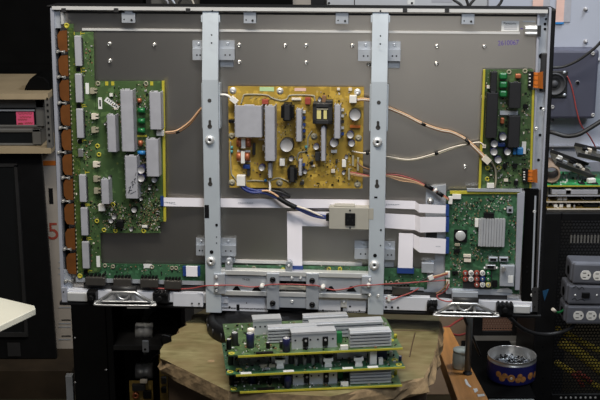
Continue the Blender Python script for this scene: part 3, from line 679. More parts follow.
wire([(352, 151, .018), (362, 153, .02), (374, 153, .016), (390, 157, .010), (410, 159.5, .008), (430, 155, .010), (452, 147.5, .010), (470, 143.5, .014), (480, 142.5, .016), (484, 146, .018)], .0015, 'wwire')
wire([(384, 157, .010), (408, 160.5, .008), (432, 156, .010), (455, 148, .010), (470, 144.5, .014)], .0013, 'silk')
for x0, y0, x1, y1, w in ((421.5, 123.3, 425.5, 125.3, .012), (435, 153.7, 438.2, 152.5, .010), (465, 139, 471, 144.2, .018), (366, 153.3, 369, 153.4, .02)):
    MB().cyl(T(x0, y0, w), T(x1, y1, w), .0034).build('wire_sleeve', 'black', tv)
mb = MB(); mb.obox(Matrix.Translation(T(486.4, 159.5, .024)) @ Matrix.Rotation(math.radians(40), 4, 'Y'), .008, .006, .006); mb.build('wire_plug', 'wwire', tv)
wire([(490, 160, .02), (495, 168, .018), (496, 180, .016), (494.5, 188, .016)], .0022, 'silk')
for k, (m, dy) in enumerate((('rwire', 0), ('owire', 1.4), ('bwire', 2.4), ('owire', 3.2))):
    wire([(350, 172 + dy * .6, .02), (358, 173.5 + dy * .7, .022), (372, 176 + dy * .3, .018), (386, 174.5 + dy * .5, .010), (400, 175.5 + dy * 1.6, .010), (416, 180.5 + dy * .8, .010), (430, 188 + dy * .4, .014), (440, 193 + dy * .5, .020), (449, 199 + dy * .4, .022)], .0013, m)
MB().cyl(T(425, 184.5, .013), T(433, 189.5, .016), .0042).build('wire_sleeve', 'black', tv)
MB().cyl(T(437, 192, .018), T(443, 196, .02), .0042).build('wire_sleeve', 'black', tv)
MB().cyl(T(434.5, 189.6, .016), T(436.5, 191.2, .017), .0048).build('wire_sleeve', 'white', tv)
wire([(357, 161, .02), (361, 166, .022), (368, 169, .020), (373, 170, .018)], .0018, 'bwire')
wire([(240, 184, .024), (244, 189, .026), (252, 192.5, .024), (262, 192.5, .022), (272, 195.5, .022), (282, 200.5, .024), (298, 207, .024), (312, 213, .024), (328, 217, .020)], .0030, 'blwire')
wire([(243, 184, .024), (247, 188, .022), (256, 190.5, .022), (264, 190.5, .020), (274, 194, .020), (284, 201, .022), (300, 210, .022), (314, 216, .022), (328, 218.5, .020)], .0028, 'blwire')
wire([(262, 191, .024), (268, 191, .026), (275, 194.5, .026), (281, 199, .026)], .0022, 'owire')
wire([(296, 206, .025), (308, 210, .026), (318, 214.5, .024), (328, 217.5, .020)], .0022, 'wwire')
wire([(266, 190, .014), (280, 192, .012), (290, 197, .008)], .0030, 'dark')
MB().tube([T(278, 197.5, .024), T(287, 203, .026), T(296, 207.5, .026)], .0052, 10).build('wire_sleeve', 'black', tv)

# --- bottom electronics and rails
ew = .010
mb = MB(); tq(mb, [(82, 276), (99, 263.5), (205, 265), (205, 282), (84, 279)], ew - .0016, ew); bb1 = mb.build('data_driver_board', 'pcbg2', tv)
mb = MB(); tq(mb, [(219, 265), (369, 266.5), (369, 276), (219, 276)], ew - .0016, ew); bb2 = mb.build('data_driver_board', 'pcbg2', tv)
mb = MB(); tq(mb, [(383, 268), (427, 269), (427, 289), (383, 288)], ew - .0016, ew); bb3 = mb.build('data_driver_board', 'pcbg2', tv)
for o, rr, n in ((bb1, [(100, 265, 200, 275)], 90), (bb2, [(220, 265, 366, 271)], 60), (bb3, [(386, 276, 424, 286)], 40)): smd(o, rr, n, ew)
for o, x, y in ((bb1, 105, 265.5), (bb1, 113, 266.5), (bb1, 152, 267), (bb1, 172, 268), (bb1, 176, 268), (bb2, 254, 268), (bb2, 283, 269.5), (bb2, 329, 269), (bb2, 340, 269), (bb3, 397, 282), (bb3, 391, 283)):
    c = T(x, y, ew); MB().lathe((c.x, -ew, c.z), (0, -1, 0), [(.0022, 0), (.0022, .0016), (.0046, .0016), (.0046, 0)], 16).build('mounting_pad', 'silk' if (x < 260 or x > 380) else 'yellow', o)
tb('paper_label', 143.5, 264, 152, 268, ew, ew + .0006, 'paper', bb1)
tb('ribbon_socket', 290, 266, 303, 270, ew, ew + .006, 'blue', bb2); tb('ribbon_socket', 397, 268, 414, 273.5, ew, ew + .006, 'blue', bb3)
c = tb('flex_bridge', 186, 266.5, 197.5, 276.5, ew, ew + .005, 'ribbon', bb1); tb('ribbon_socket', 182.8, 266.5, 186, 276, ew, ew + .006, 'blue', bb1); tb('ribbon_socket', 197.5, 266.5, 200, 276, ew, ew + .006, 'blue', bb1)
# dark chip packs along the bottom edge
for x0, x1, y0 in ((85, 105, 275.5), (113, 131, 277), (140, 158, 277.5), (164, 181, 279), (286, 304, 281), (392, 410, 285)):
    mb = MB(); add(mb, x0, y0 + 2, x1, y0 + 10.5, ew, ew + .016)
    k = mb.build('chip_clamp', 'chipc', tv, .002)
    mb = MB()
    for j in range(5): xx = x0 + 2 + j * (x1 - x0 - 4) / 4.0; add(mb, xx - 1, y0 - 1, xx + 1, y0 + 2.2, ew, ew + .010)
    mb.build('clamp_teeth', 'black', k)
for x0, x1, ya, yb in ((76, 204, 279.5, 283.5), (383, 424, 287, 290)): tb('chip_carrier', x0, ya, x1, yb, .001, .011, 'galv')
mb = MB(); a, b, c, d = R(68, 296, 532, 308, .022); 
zt = T(300, 296, .020).z; zb = .012
mb.box((-hw + .014, -.0005, zb), (hw - .018, -.020, zt)); mb.mi = 1; mb.box((-hw + .05, -.0005, zt), (hw - .07, -.008, zt + .012))
mb.build('bottom_rail', ['litrail', 'dark'], tv, .001)
tb('rail_end', 67, 293, 93.5, 301.8, .02, .026, 'bright', bevel=.002); tb('rail_end', 500, 305.5, 530.5, 313.5, .02, .026, 'bright', bevel=.002)
mb = MB(); tq(mb, [(61.5, 288), (67, 288), (67.5, 303), (62, 303)], 0, .022); mb.build('corner_bracket', 'rail', tv)
mb = MB(); tq(mb, [(532, 288), (538.5, 288), (537.5, 312), (532, 312)], .002, .020); mb.build('corner_bracket', 'dark', tv)
holes(tv, [(535, 292, .9), (534.5, 307, .9), (63.5, 292, .8), (398, 307.6, 1.2), (392, 307.3, 1.2), (386, 307, 1.2), (192, 303.5, 1), (199, 303.7, 1)], .0265)
# centre clamp assembly
cw = .030
mb = MB(); add(mb, 217, 272, 371, 276.5, .012, cw + .004); add(mb, 217, 292.5, 371, 297, .012, cw + .004)
cr = mb.build('clamp_rail', 'bright', tv, .0008)
for x0, x1 in ((224.5, 267), (318.5, 362)):
    pl = tb('face_plate', x0, 276, x1, 293, .02, cw, 'galv')
    for f in (.33, .8):
        xc = x0 + (x1 - x0) * f - 2; mb = MB()
        tq(mb, [(xc - 5.2, 291.6), (xc + 5.2, 291.8), (xc + 1.2, 286.2), (xc - 1.2, 286.2)], cw, cw + .0006); mb.build('triangular_cutout', 'hole', pl)
text_obj('stamped_mark', 'TP-320', .0055, 'dark', tv, Matrix.Translation(T(246, 279.5, cw + .0004)) @ UPRIGHT)
for x0, x1, ys in ((266.5, 279, (279.5, 303)), (306, 318.5, (280.5, 304.5))):
    b_ = tb('clamp_block', x0, 273.5, x1, 309.5, .014, cw + .008, 'galv', bevel=.0012)
    for y in ys:
        x = (x0 + x1) / 2; c = T(x, y, cw + .008)
        MB().lathe((c.x, -cw - .008, c.z), (0, -1, 0), [(.006, 0), (.006, .002), (.0045, .0045), (.002, .005), (.0018, .003), (0, .003)], 16).build('black_screw', 'black', b_)
tb('centre_bar', 279, 273.5, 306, 281, .014, cw + .002, 'galv'); tb('centre_bar', 279, 286.5, 306, 289.8, .014, cw + .002, 'beige'); tb('centre_bar', 274, 296, 312, 308, .014, cw + .002, 'galv', bevel=.001)
for x, y in ((292, 278), (300.5, 278), (292, 301.5)): tscrew('screw', x, y, 1.7, cw + .002, tv)
tb('slot', 279, 281, 306, 286.5, .012, .016, 'hole'); tb('slot', 279, 289.8, 306, 296, .012, .016, 'hole')
b_ = tb('clamp_block', 361.5, 276.5, 371, 294, .014, cw + .010, 'galv', bevel=.001); 
b_ = tb('clamp_block', 214, 274, 225, 294, .014, cw + .010, 'galv', bevel=.001)
for x, y in ((216.5, 277), (216.5, 290.5), (370, 280, ), (378.5, 295.5), (370, 295)): tscrew('screw', x, y, 1.6, cw + .0125, tv)
for x, y0, y1 in ((228.5, 259, 274), (288.8, 261.5, 274)):
    mb = MB(); add(mb, x - 3.2, y0 + 3, x + 3.2, y1, .016, cw + .003); c = T(x, y0 + 3, cw + .003); mb.cyl((c.x, -.016, c.z), (c.x, -cw - .003, c.z), 3.2 * PXM, n=18)
    o = mb.build('rail_ear', 'galv', tv); tscrew('screw', x, y0 + 4.2, 1.5, cw + .003, o)
lw = .024
mb = MB(); add(mb, 221, 297, 268, 311.5, .01, lw); o = mb.build('lower_plate', 'litrail', tv, .001)
mb = MB(); add(mb, 236.5, 304.5, 239.5, 310.5, lw, lw + .0006); lens(mb, 229.6, 307.2, 1.1, lw); lens(mb, 246.5, 303, .6, lw); lens(mb, 225.5, 302, .9, lw); mb.build('slot', 'hole', o)
mb = MB(); add(mb, 318, 298, 366, 312.5, .01, lw); o = mb.build('lower_plate', 'litrail', tv, .001)
mb = MB(); add(mb, 340.5, 307, 343, 313, lw, lw + .0006); lens(mb, 350, 306.5, 1, lw); lens(mb, 359.5, 311, 1, lw); lens(mb, 323, 310.5, 1.1, lw); mb.build('slot', 'hole', o)
b_ = tb('lower_tab', 341, 298.5, 347, 307.5, .02, lw + .004, 'bright', bevel=.0008); tscrew('screw', 344, 302, 1.4, lw + .004, b_)
tb('lower_plate', 221, 297, 228, 303.5, .02, lw + .004, 'litrail', bevel=.001)
tb('lower_plate', 383, 297, 430, 310.5, .010, .026, 'litrail', bevel=.001)
tb('lower_plate', 173, 293, 203, 307, .010, .024, 'litrail', bevel=.001)
tb('slot', 268, 309, 279, 312.4, .02, .028, 'hole'); tb('slot', 366, 309, 371, 312, .02, .028, 'hole')
wire([(150, 287.5, .022), (170, 289, .022), (190, 288.5, .024), (204, 286, .036), (216, 285.5, .047), (236, 285.2, .034), (250, 287, .034), (262, 286.2, .036), (272, 284.5, .044), (290, 284.3, .036), (306, 285, .040), (316, 285.5, .042), (322, 287, .036), (334, 290, .034), (348, 288.4, .034), (360, 285.5, .042), (374, 285, .047), (386, 284, .034), (404, 283, .024), (424, 281.6, .020), (446, 280.3, .022)], .0013, 'rwire')
wire([(384, 285.6, .034), (400, 284.5, .026), (416, 282.5, .02), (428, 278, .02), (432, 276, .022)], .0018, 'dark')
wire([(448, 272.5, .026), (440, 275, .024), (432, 277, .022), (428, 278.5, .022)], .0017, 'owire'); wire([(448, 273.6, .026), (440, 276.4, .024), (430, 279, .022)], .0014, 'rwire')
wire([(449, 284, .026), (446, 290, .026), (442, 293, .024), (437, 295.5, .028), (439, 299, .03), (447, 301.5, .036), (452, 301, .036)], .0014, 'rwire')
wire([(448, 281, .026), (445, 287, .028), (440, 291.5, .026), (436, 293.5, .026)], .0016, 'bwire')
wire([(419, 288.4, .024), (410, 293, .026), (400, 296.5, .028), (392, 299.5, .03), (386, 298, .03)], .0014, 'rwire')
for x, y in ((216.5, 285.3), (262, 286), (323, 287), (369, 285)):
    c = T(x, y, .04); MB().lathe((c.x, -.032, c.z), (0, -1, 0), [(.0048, 0), (.0048, .012), (.003, .015), (0, .0155)], 12).build('wire_clip', 'white', tv)
mb = MB(); mb.obox(Matrix.Translation(T(431, 277.5, .024)) @ Matrix.Rotation(math.radians(-25), 4, 'Y'), .005, .004, .004); mb.build('wire_plug', 'white', tv)
mb = MB(); mb.obox(Matrix.Translation(T(389, 298, .033)), .003, .003, .006); mb.build('wire_clip', 'white', tv)

# --- stand feet trusses hooked on the bottom rail
def truss(x0, x1, yt, yb, slope):
    W = .040; L = x1 - x0
    def q(f, g, w=W): return T(x0 + L * f, yt + (yb - yt) * g + slope * f, w)
    mb = MB()
    mb.tube([q(.04, .74), q(.27, .04), q(.67, .04), q(.96, .74)], .0031, 10, False)
    mb.tube([q(.0, .80), q(.06, .74), q(.94, .74), q(1, .80)], .0022, 10, True)
    mb.tube([q(.0, .86, W + .008), q(.04, 1.0, W + .012), q(.96, 1.0, W + .012), q(1.0, .86, W + .008)], .0021, 10, True)
    for f0, f1 in ((.30, .33), (.62, .65)): mb.prism([q(f0, .08), q(f1, .08), q(f1 + .01, .72), q(f0 - .01, .72)], (0, .003, 0))
    mb.tube([q(.36, .08), q(.39, .40), q(.475, .58), q(.56, .40), q(.59, .08)], .0024, 8)
    mb.prism([q(.08, .70), q(.27, .16), q(.30, .16), q(.15, .70)], (0, .003, 0)); mb.prism([q(.92, .70), q(.68, .16), q(.65, .16), q(.85, .70)], (0, .003, 0))
    mb.cyl(q(.0, .8, W - .004), q(.04, .9, W + .006), .0055, n=14); mb.cyl(q(.97, .8, W - .004), q(1, .9, W + .006), .0055, n=14)
    o = mb.build('stand_truss', 'truss', tv)
    MB().cyl(q(.28, -.22, .034), q(.70, -.22, .034), .0065, n=12).build('rubber_roller', 'dark', o)
    for f0, f1 in ((-.14, .02), (.99, 1.26)):
        mb = MB(); a = q(f0, .0, .03); b_ = q(f1, .75, .03)
        mb.box((a.x, -.018, b_.z), (b_.x, -.040, a.z)); 
        for k in range(4): xx = a.x + (b_.x - a.x) * (k + .2) / 4; mb.box((xx, -.022, a.z - .004), (xx + .005, -.046, a.z + .004))
        mb.cyl(((a.x + b_.x) / 2, -.04, (a.z + b_.z) / 2 + .002), ((a.x + b_.x) / 2, -.05, (a.z + b_.z) / 2 + .002), .006, n=14)
        mb.build('rubber_hook', 'black', o, .0015)
truss(96, 154, 291.5, 305, .6); truss(435.5, 497, 302.5, 315.5, 1.2)

# --- writing on the sheet
w = .0006
lb = tb('maker_label', 501.5, 21, 519, 31.2, 0, w, 'paper')
text_obj('maker_name', 'Panasonic', .0064, 'ink', lb, Matrix.Translation(T(510, 23.4, w + .0003)) @ UPRIGHT, label='maker name in bold black letters')
mb = MB()
for y in (26.0, 27.6, 29.2): add(mb, 504, y - .35, 517.2, y + .35, w, w + .0003)
mb.build('label_print', 'heat', lb)
text_obj('ink_stamp', '2610067', .0138, 'purple', tv, Matrix.Translation(T(508.3, 43, .0004)) @ Matrix.Rotation(math.radians(-3), 4, 'Y') @ UPRIGHT, sx=.86, label='serial number stamped in violet ink')
tb('ink_dot', 520.5, 28.2, 523, 29.2, 0, .0006, 'purple')
tb('sheet_slot', 523, 21, 535, 22.2, 0, .002, 'galv')
o = tb('earth_spring', 524.5, 26, 540.5, 36.5, .001, .010, 'chrome', bevel=.002)
for y in (27.5, 32.2): tb('spring_leaf', 525, y, 538, y + 2.8, .010, .014, 'bright', o, .002)
tb('spring_frame', 537.5, 25.6, 541, 36.8, .001, .016, 'dark', o)

# ================================================================== the place around the television
M['wood'] = mat('weathered plywood top', (.165, .135, .055), .65, 0, .42, 9, .25, stretch=(1, 2.2, 1))
def wood(name, a, b_, c_):
    m = bpy.data.materials.new(name); m.use_nodes = True; nt = m.node_tree; N = nt.nodes; L = nt.links; b = N['Principled BSDF']; b.inputs['Roughness'].default_value = .7; b.inputs['Specular IOR Level'].default_value = .3
    tc = N.new('ShaderNodeTexCoord'); mp = N.new('ShaderNodeMapping'); mp.inputs['Scale'].default_value = (1, 2.6, 1); mp.inputs['Rotation'].default_value = (0, 0, .5)
    L.new(tc.outputs['Object'], mp.inputs[0]); n1 = N.new('ShaderNodeTexNoise'); n1.inputs['Scale'].default_value = 22; n1.inputs['Detail'].default_value = 6; L.new(mp.outputs[0], n1.inputs['Vector'])
    n2 = N.new('ShaderNodeTexNoise'); n2.inputs['Scale'].default_value = 11; n2.inputs['Detail'].default_value = 5; L.new(tc.outputs['Object'], n2.inputs['Vector'])
    r1 = N.new('ShaderNodeValToRGB'); r1.color_ramp.elements[0].position = .35; r1.color_ramp.elements[1].position = .7; r1.color_ramp.elements[0].color = (*a, 1); r1.color_ramp.elements[1].color = (*b_, 1); L.new(n1.outputs['Fac'], r1.inputs['Fac'])
    r2 = N.new('ShaderNodeValToRGB'); r2.color_ramp.elements[0].position = .45; r2.color_ramp.elements[1].position = .72; L.new(n2.outputs['Fac'], r2.inputs['Fac'])
    mx = N.new('ShaderNodeMix'); mx.data_type = 'RGBA'; mx.inputs[7].default_value = (*c_, 1); L.new(r1.outputs['Color'], mx.inputs[6]); L.new(r2.outputs['Color'], mx.inputs[0]); L.new(mx.outputs[2], b.inputs['Base Color'])
    bp = N.new('ShaderNodeBump'); bp.inputs['Strength'].default_value = .35; bp.inputs['Distance'].default_value = .003; L.new(n1.outputs['Fac'], bp.inputs['Height']); L.new(bp.outputs[0], b.inputs['Normal'])
    return m
M['wood'] = wood('weathered wooden top', (.125, .103, .040), (.245, .212, .105), (.165, .118, .055))
M['bark'] = mat('splintered wood edge', (.25, .17, .088), .8, 0, .4, 45, .8)
M['pedestal'] = mat('brown pressed board', (.085, .052, .028), .7, 0, .25, 18, .2)
M['plankm'] = mat('dark brown plank', (.028, .019, .011), .8, 0, .25, 12, spec=.2)
M['pine'] = mat('orange varnished timber', (.46, .205, .055), .45, 0, .18, 14, .1, stretch=(6, .6, 6))
M['shelf'] = mat('tan shelf board', (.40, .31, .19), .6, 0, .1, 12)
M['floor'] = mat('brown concrete floor', (.026, .021, .012), .8, 0, .3, 5, .15, spec=.15)
M['wallm'] = mat('dark workshop wall', (.035, .034, .036), .8, 0, .2, 4)
M['greycase'] = mat('grey painted steel case', (.125, .12, .11), .5, .1, .08, 18)
M['screen'] = mat('dark glass screen', (.010, .011, .012), .18, 0, .05, 10)
M['carton'] = mat('white carton', (.36, .32, .28), .75, 0, .06, 20)
M['tan'] = mat('tan cardboard', (.30, .215, .15), .8, 0, .12, 15)
M['note'] = mat('pink note paper', (.80, .10, .22), .7, 0, .05, 20)
M['whitetop'] = mat('white laminate', (.78, .75, .62), .45, 0, .04, 10)
M['pale'] = mat('pale blue grey steel', (.50, .525, .60), .42, .3, .05, 6)
M['palew'] = mat('off white steel', (.52, .53, .55), .45, .2, .05, 6)
M['slate'] = mat('violet grey plastic', (.066, .068, .098), .5, 0, .1, 8)
M['cone'] = mat('speaker cone paper', (.045, .045, .05), .6, 0, .1, 60)
M['outlet'] = mat('grey cast box', (.135, .14, .165), .45, .3, .14, 18)
M['tinblue'] = mat('deep blue printed tin', (.022, .024, .15), .3, .3, .1, 20)
M['cookie'] = mat('baked cookie print', (.40, .17, .045), .5, 0, .3, 160)
M['jar'] = mat('clear plastic', (.66, .72, .66), .3, 0, .03, 20, trans=.35)
M['pole'] = mat('grey steel pole', (.20, .215, .215), .4, .5, .1, 20)
M['perf'] = mesh_mat('perforated black steel', (.006, .006, .0065), .39, 1 / .0088)
M['perfc'] = mesh_mat('perforated copper steel', (.16, .09, .065), .30, 1 / .008)
M['vyellow'] = mat('yellow insulation', (.62, .47, .06), .5, 0, .15, 20)
M['tube'] = mat('brown card tube', (.24, .17, .12), .7, 0, .15, 40)
M['gboard'] = pcb('bright green circuit board', (.02, .20, .06), (.03, .26, .08), (.2, .3, .1), 90)
M['dboard'] = pcb('dark brown circuit board', (.03, .028, .022), (.05, .045, .03), (.16, .14, .10), 90)
M['oboard'] = pcb('ochre circuit board', (.20, .13, .03), (.26, .17, .04), (.34, .27, .12), 90)

def structure(o): o['kind'] = 'structure'; return o
# --- shell
structure(MB().box((-3, -4.2, -.05), (3, 2.6, 0)).build('floor', 'floor'))
structure(MB().box((-3, 2.6, -.05), (3, 2.7, 3.1)).build('wall_back', 'wallm'))

def wr(x0, y0, x1, y1, Y):                         # picture rectangle on the upright plane y = Y
    xm, ym = (x0 + x1) / 2, (y0 + y1) / 2
    return WY(x0, ym, Y).x, WY(xm, y1, Y).z, WY(x1, ym, Y).x, WY(xm, y0, Y).z
def wb(name, x0, y0, x1, y1, Y, dep, m, parent=None, bevel=0.0, z0=None, z1=None, label=None):
    a, b, c, d = wr(x0, y0, x1, y1, Y); b = b if z0 is None else z0; d = d if z1 is None else z1
    o = MB().box((a, Y, b), (c, Y + dep, d)).build(name, m, None, bevel, label=label)
    if parent: put(o, parent)
    return o
def put(o, parent):                                # keep the world place when parented
    parent = shallow(parent); mw = parent.matrix_world if parent.type != 'EMPTY' else Matrix.LocRotScale(parent.location, parent.rotation_euler, None)
    o.parent = parent
    p = parent; inv = Matrix.Identity(4)
    while p is not None:
        inv = inv @ Matrix.LocRotScale(p.location, p.rotation_euler, None).inverted() if False else Matrix.LocRotScale(p.location, p.rotation_euler, None).inverted() if p.parent is None else inv
        p = p.parent
    o.data.transform(inv); return o

# --- wooden block the television stands on
TZ = 0.746
top = [(425, 297), (437.5, 311), (441, 320), (438.5, 345), (433, 362), (425, 378), (330, 396.5), (228, 391), (160.5, 358), (160, 350), (164, 344.5), (172.5, 341.5), (172, 336.5), (179, 333), (178.5, 329), (186, 325), (185, 321.5), (193, 319), (192.5, 315), (201, 311), (222, 297)]
P = [WZ(x, y, TZ) for x, y in top]
block = thing('work_table', 'weathered wooden table with splintered edges under the television', 'table', (0, 0, 0))
cx = sum(p.x for p in P) / len(P); cy = sum(p.y for p in P) / len(P)
# resample the outline so that the broken edge can be jagged
Q = []
for i, p in enumerate(P):
    q = P[(i + 1) % len(P)]; n = max(1, int((q - p).length / .018))
    for k in range(n): Q.append(p.lerp(q, k / n))
jag = [1 if (q.x > .17 or (q.x < -.16 and q.y > -.22)) else .10 for q in Q]
def ring(z, out, j):
    r = []
    for q, g in zip(Q, jag):
        d = Vector((q.x - cx, q.y - cy, 0)).normalized()
        w_ = g * random.uniform(-1, 1) * j
        o_ = out * (1 if q.x > .1 and q.y < .1 else .1)
        r.append(Vector((q.x, q.y, z)) + d * (o_ + w_))
    return r
rings = [ring(TZ, -.003, .002), ring(TZ - .004, .000, .003), ring(TZ - .014, .004, .006), ring(TZ - .026, .005, .006), ring(TZ - .034, .000, .005)]
mb = MB(); vs = [[mb.bm.verts.new(p) for p in r] for r in rings]; n = len(Q)
f = mb.bm.faces.new(vs[0]); f.material_index = 0
for A, B in zip(vs, vs[1:]):
    for i in range(n): f = mb.bm.faces.new([A[i], B[i], B[(i + 1) % n], A[(i + 1) % n]]); f.material_index = 1
mb.bm.faces.new(vs[-1][::-1])
tabletop = mb.build('tabletop', ['wood', 'bark'], block)
mb = MB(); inn = []
for p in P:
    d = Vector((p.x - cx, p.y - cy, 0)); inn.append(Vector((cx, cy, 0)) + d * .93)
mb.prism(inn, (0, 0, TZ - .034)); mb.build('pedestal', 'pedestal', block)
mb = MB()
for a, b in (((395, 330), (384, 318.5)),): mb.tube([WZ(415, 333, TZ + .0003), WZ(412, 345, TZ + .0003), WZ(409.5, 357, TZ + .0003)], .0012, 5)
mb.tube([WZ(372, 331, TZ + .0003), WZ(405, 330.5, TZ + .0003), WZ(436, 331, TZ + .0003)], .0010, 5)
mb.build('crack', 'pedestal', block)
for x, y, s in ((211, 361, .6),):
    c = WZ(x, y, TZ); MB().lathe((c.x, c.y, TZ - .0005), (0, 0, 1), [(0.013 * s, 0), (.012 * s, .0008), (0, .0008)], 9).build('stain', 'bark', block)
# --- black turntable
c = WZ(265, 316, TZ)
tt = thing('turntable_base', 'round black swivel base between the television and the wooden table', 'swivel base', (c.x, -.030, TZ)); DS = 1.06; tt.scale = (DS, DS, 1)
H = TVBASE.z - .0022 - TZ
MB().lathe((0, 0, 0), (0, 0, 1), [(0, .0003), (.112, .0003), (.114, .004), (.113, H - .012), (.108, H - .006), (.100, H - .004), (.098, H - .008), (.078, H - .008), (.076, H - .003), (.058, H - .003), (.056, H), (0, H)], 48).build('drum', 'black', tt)
mb = MB()
for k in range(24):
    a = 2 * PI * k / 24; mb.cyl((math.cos(a) * .113, math.sin(a) * .113, .006), (math.cos(a) * .113, math.sin(a) * .113, H - .014), .0022, n=6)
mb.build('grip_ribs', 'dark', tt)

# --- stack of three loose boards
def loose_board(fl, fr, bl, z, label, kind, hmax):
    A = WZ(*fl, z); B = WZ(*fr, z); C_ = WZ(*bl, z)
    ang = math.atan2(B.y - A.y, B.x - A.x); L = (B - A).length
    nrm = Vector((-math.sin(ang), math.cos(ang), 0)); D = (C_ - A).dot(nrm)
    t = thing('circuit_board', label, 'circuit board', A, 'loose boards on the table'); t.rotation_euler = (0, 0, ang)
    th = .0022; S = L
    X = lambda f: f * L
    mb = MB(); mb.prism([(0, 0, 0), (L, 0, 0), (L * 1.0, D * .9, 0), (L * .985, D, 0), (-.017, D, 0), (-.017, .006, 0), (-.002, .006, 0)], (0, 0, th)); mb.build('board', 'pcbg' if kind else 'pcbg2', t)
    mb = MB(); mb.box((0, -.0015, -.0006), (L, .0004, th + .0006)); mb.build('edge_strip', 'yellow', t)
    def fins(f0, f1, y0, y1, h, n=5, name='finned_heat_sink'):
        mb = MB(); x0, x1 = X(f0), X(f1)
        mb.box((x0, y0 + .006, th), (x1, y1, th + h))
        for k in range(n):
            zz = th + h * (k + .25) / n; mb.box((x0 - .001, y0, zz), (x1 + .001, y0 + .007, zz + h / n * .5))
        return mb.build(name, 'heat2', t)
    def plate(f0, f1, y0, h, tr=()):
        mb = MB(); x0, x1 = X(f0), X(f1)
        mb.box((x0, y0, th), (x1, y0 + .003, th + h)); mb.box((x0, y0 - .001, th + h - .003), (x1, y0 + .030, th + h))
        o = mb.build('plate_heat_sink', 'heat2', t)
        mb = MB()
        for k in range(6): mb.cyl((x0 + (x1 - x0) * (k + .5) / 6, y0, th + h * .55), (x0 + (x1 - x0) * (k + .5) / 6, y0 - .0004, th + h * .55), .0018, n=10)
        mb.build('bolt_hole', 'hole', o)
        for f in tr:
            mb = MB(); mb.box((X(f) - .005, y0 - .004, th + .005), (X(f) + .005, y0, th + h * .72))
            for k in (-1, 0, 1): mb.box((X(f) + k * .003 - .0006, y0 - .003, th), (X(f) + k * .003 + .0006, y0 - .002, th + .006))
            mb.mi = 1; mb.cyl((X(f), y0 - .004, th + h * .55), (X(f), y0 - .0055, th + h * .55), .0022, n=10)
            mb.build('power_transistor', ['black', 'capt'], o)
    def cap(f, y, r, h, m='navy', mm='capt'):
        mb = MB(); mb.lathe((X(f), y, th), (0, 0, 1), [(0, 0), (r, 0), (r, h * .95), (r * .92, h), (r * .8, h)], 16); mb.mi = 1; mb.lathe((X(f), y, th), (0, 0, 1), [(r * .8, h), (r * .75, h - .0006), (0, h - .0006)], 16)
        mb.build('capacitor', [m, mm], t)
    def bit(f, y, wx, wy, h, m, name='white_connector'): MB().box((X(f) - wx, y - wy, th), (X(f) + wx, y + wy, th + h)).build(name, m, t)
    def jst(f, y):
        mb = MB(); mb.box((X(f) - .006, y, th), (X(f) + .006, y + .008, th + .017)); mb.box((X(f) - .009, y - .001, th + .011), (X(f) + .009, y + .008, th + .017)); mb.box((X(f) - .007, y - .002, th), (X(f) + .007, y, th + .005)); mb.build('white_connector', 'white', t)
    if kind == 1:
        plate(.33, .605, .020, hmax, (.415, .535)); fins(.685, .935, .010, .034, hmax, 5)
        cap(.295, .012, .0072, .026); cap(.085, .040, .0075, .028); cap(-.005, .055, .0065, .025, 'dark'); cap(-.045, .036, .005, .020, 'black'); cap(.19, .030, .004, .012, 'black'); cap(.27, .028, .0035, .014, 'dark')
        fins(.46, .92, .064, .088, hmax, 4); fins(.20, .50, .052, .074, hmax - .001, 5)
        fins(.44, .72, .105, .125, hmax - .001, 4); plate(.12, .30, .100, hmax - .001)
        cap(.10, .078, .007, .022, 'wwire', 'white'); bit(.37, .085, .008, .005, .020, 'white'); bit(.645, .008, .007, .003, .008, 'white'); bit(.60, .04, .004, .006, .022, 'copper', 'film_capacitor'); bit(.63, .045, .006, .006, .02, 'green', 'film_capacitor')
        bit(-.028, .062, .005, .004, .010, 'yellow', 'transformer'); bit(.37, .03, .005, .004, .019, 'white')
        cap(.99, .05, .003, .008, 'yellow', 'yellow')
        for f in (.16,): bit(f, .004, .016, .003, .004, 'black', 'chip')
        for f, y in ((-.035, .014), (.955, .040), (-.035, .080)):
            MB().lathe((X(f), y, th), (0, 0, 1), [(.003, 0), (.003, .001), (.006, .001), (.006, 0)], 16).build('mounting_pad', 'yellow', t)
    else:
        plate(.62, .80, .052, hmax); fins(.56, .60, .07, .09, hmax, 4)
        bit(.82, .026, .0065, .008, .026, 'white', 'relay'); bit(.865, .020, .004, .004, .012, 'white'); bit(.86, .045, .006, .004, .026, 'navy', 'film_capacitor'); bit(.90, .05, .006, .004, .022, 'navy', 'film_capacitor')
        jst(.55, .018); jst(.73, .014); jst(.265, .022)
        plate(.22, .32, .040, hmax)
        for f in (.34, .39, .44, .49): bit(f, .045, .004, .006, .022, 'dark', 'power_transistor'); cap(f + .025, .034, .0035, .014, 'capt')
        for f in (.06, .31, .66, .81): bit(f, .006, .010, .004, .0012, 'paper', 'paper_label')
        for f in (.17, .22, .27): bit(f, .030, .006, .003, .006, 'silk', 'coil')
        cap(.02, .02, .006, .003, 'yellow', 'yellow'); cap(.95, .055, .003, .010, 'white'); cap(.99, .03, .003, .01, 'navy'); cap(-.02, .05, .005, .026, 'dark')
        for f, y in ((-.03, .016), (.96, .035), (.97, .012)):
            MB().lathe((X(f), y, th), (0, 0, 1), [(.003, 0), (.003, .001), (.006, .001), (.006, 0)], 16).build('mounting_pad', 'yellow', t)
    mb = MB()
    for _ in range(420):
        x = random.uniform(-.015, L * .98); y = random.uniform(.005, D * .95); s = random.choice((.7, 1.0, 1.5, 2.2)) * 1e-3; mb.mi = random.choices(range(5), (6, 4, 2, 3, 1))[0]
        mb.box((x - s, y - s * .7, th), (x + s, y + s * .7, th + random.uniform(.0008, .0035)))
    mb.build('surface_components', ('black', 'silkt', 'white', 'capt', 'bwire'), t, kind='stuff')
    return t
Z1, Z2, Z3 = TZ + .0022, TZ + .0372, TZ + .0735
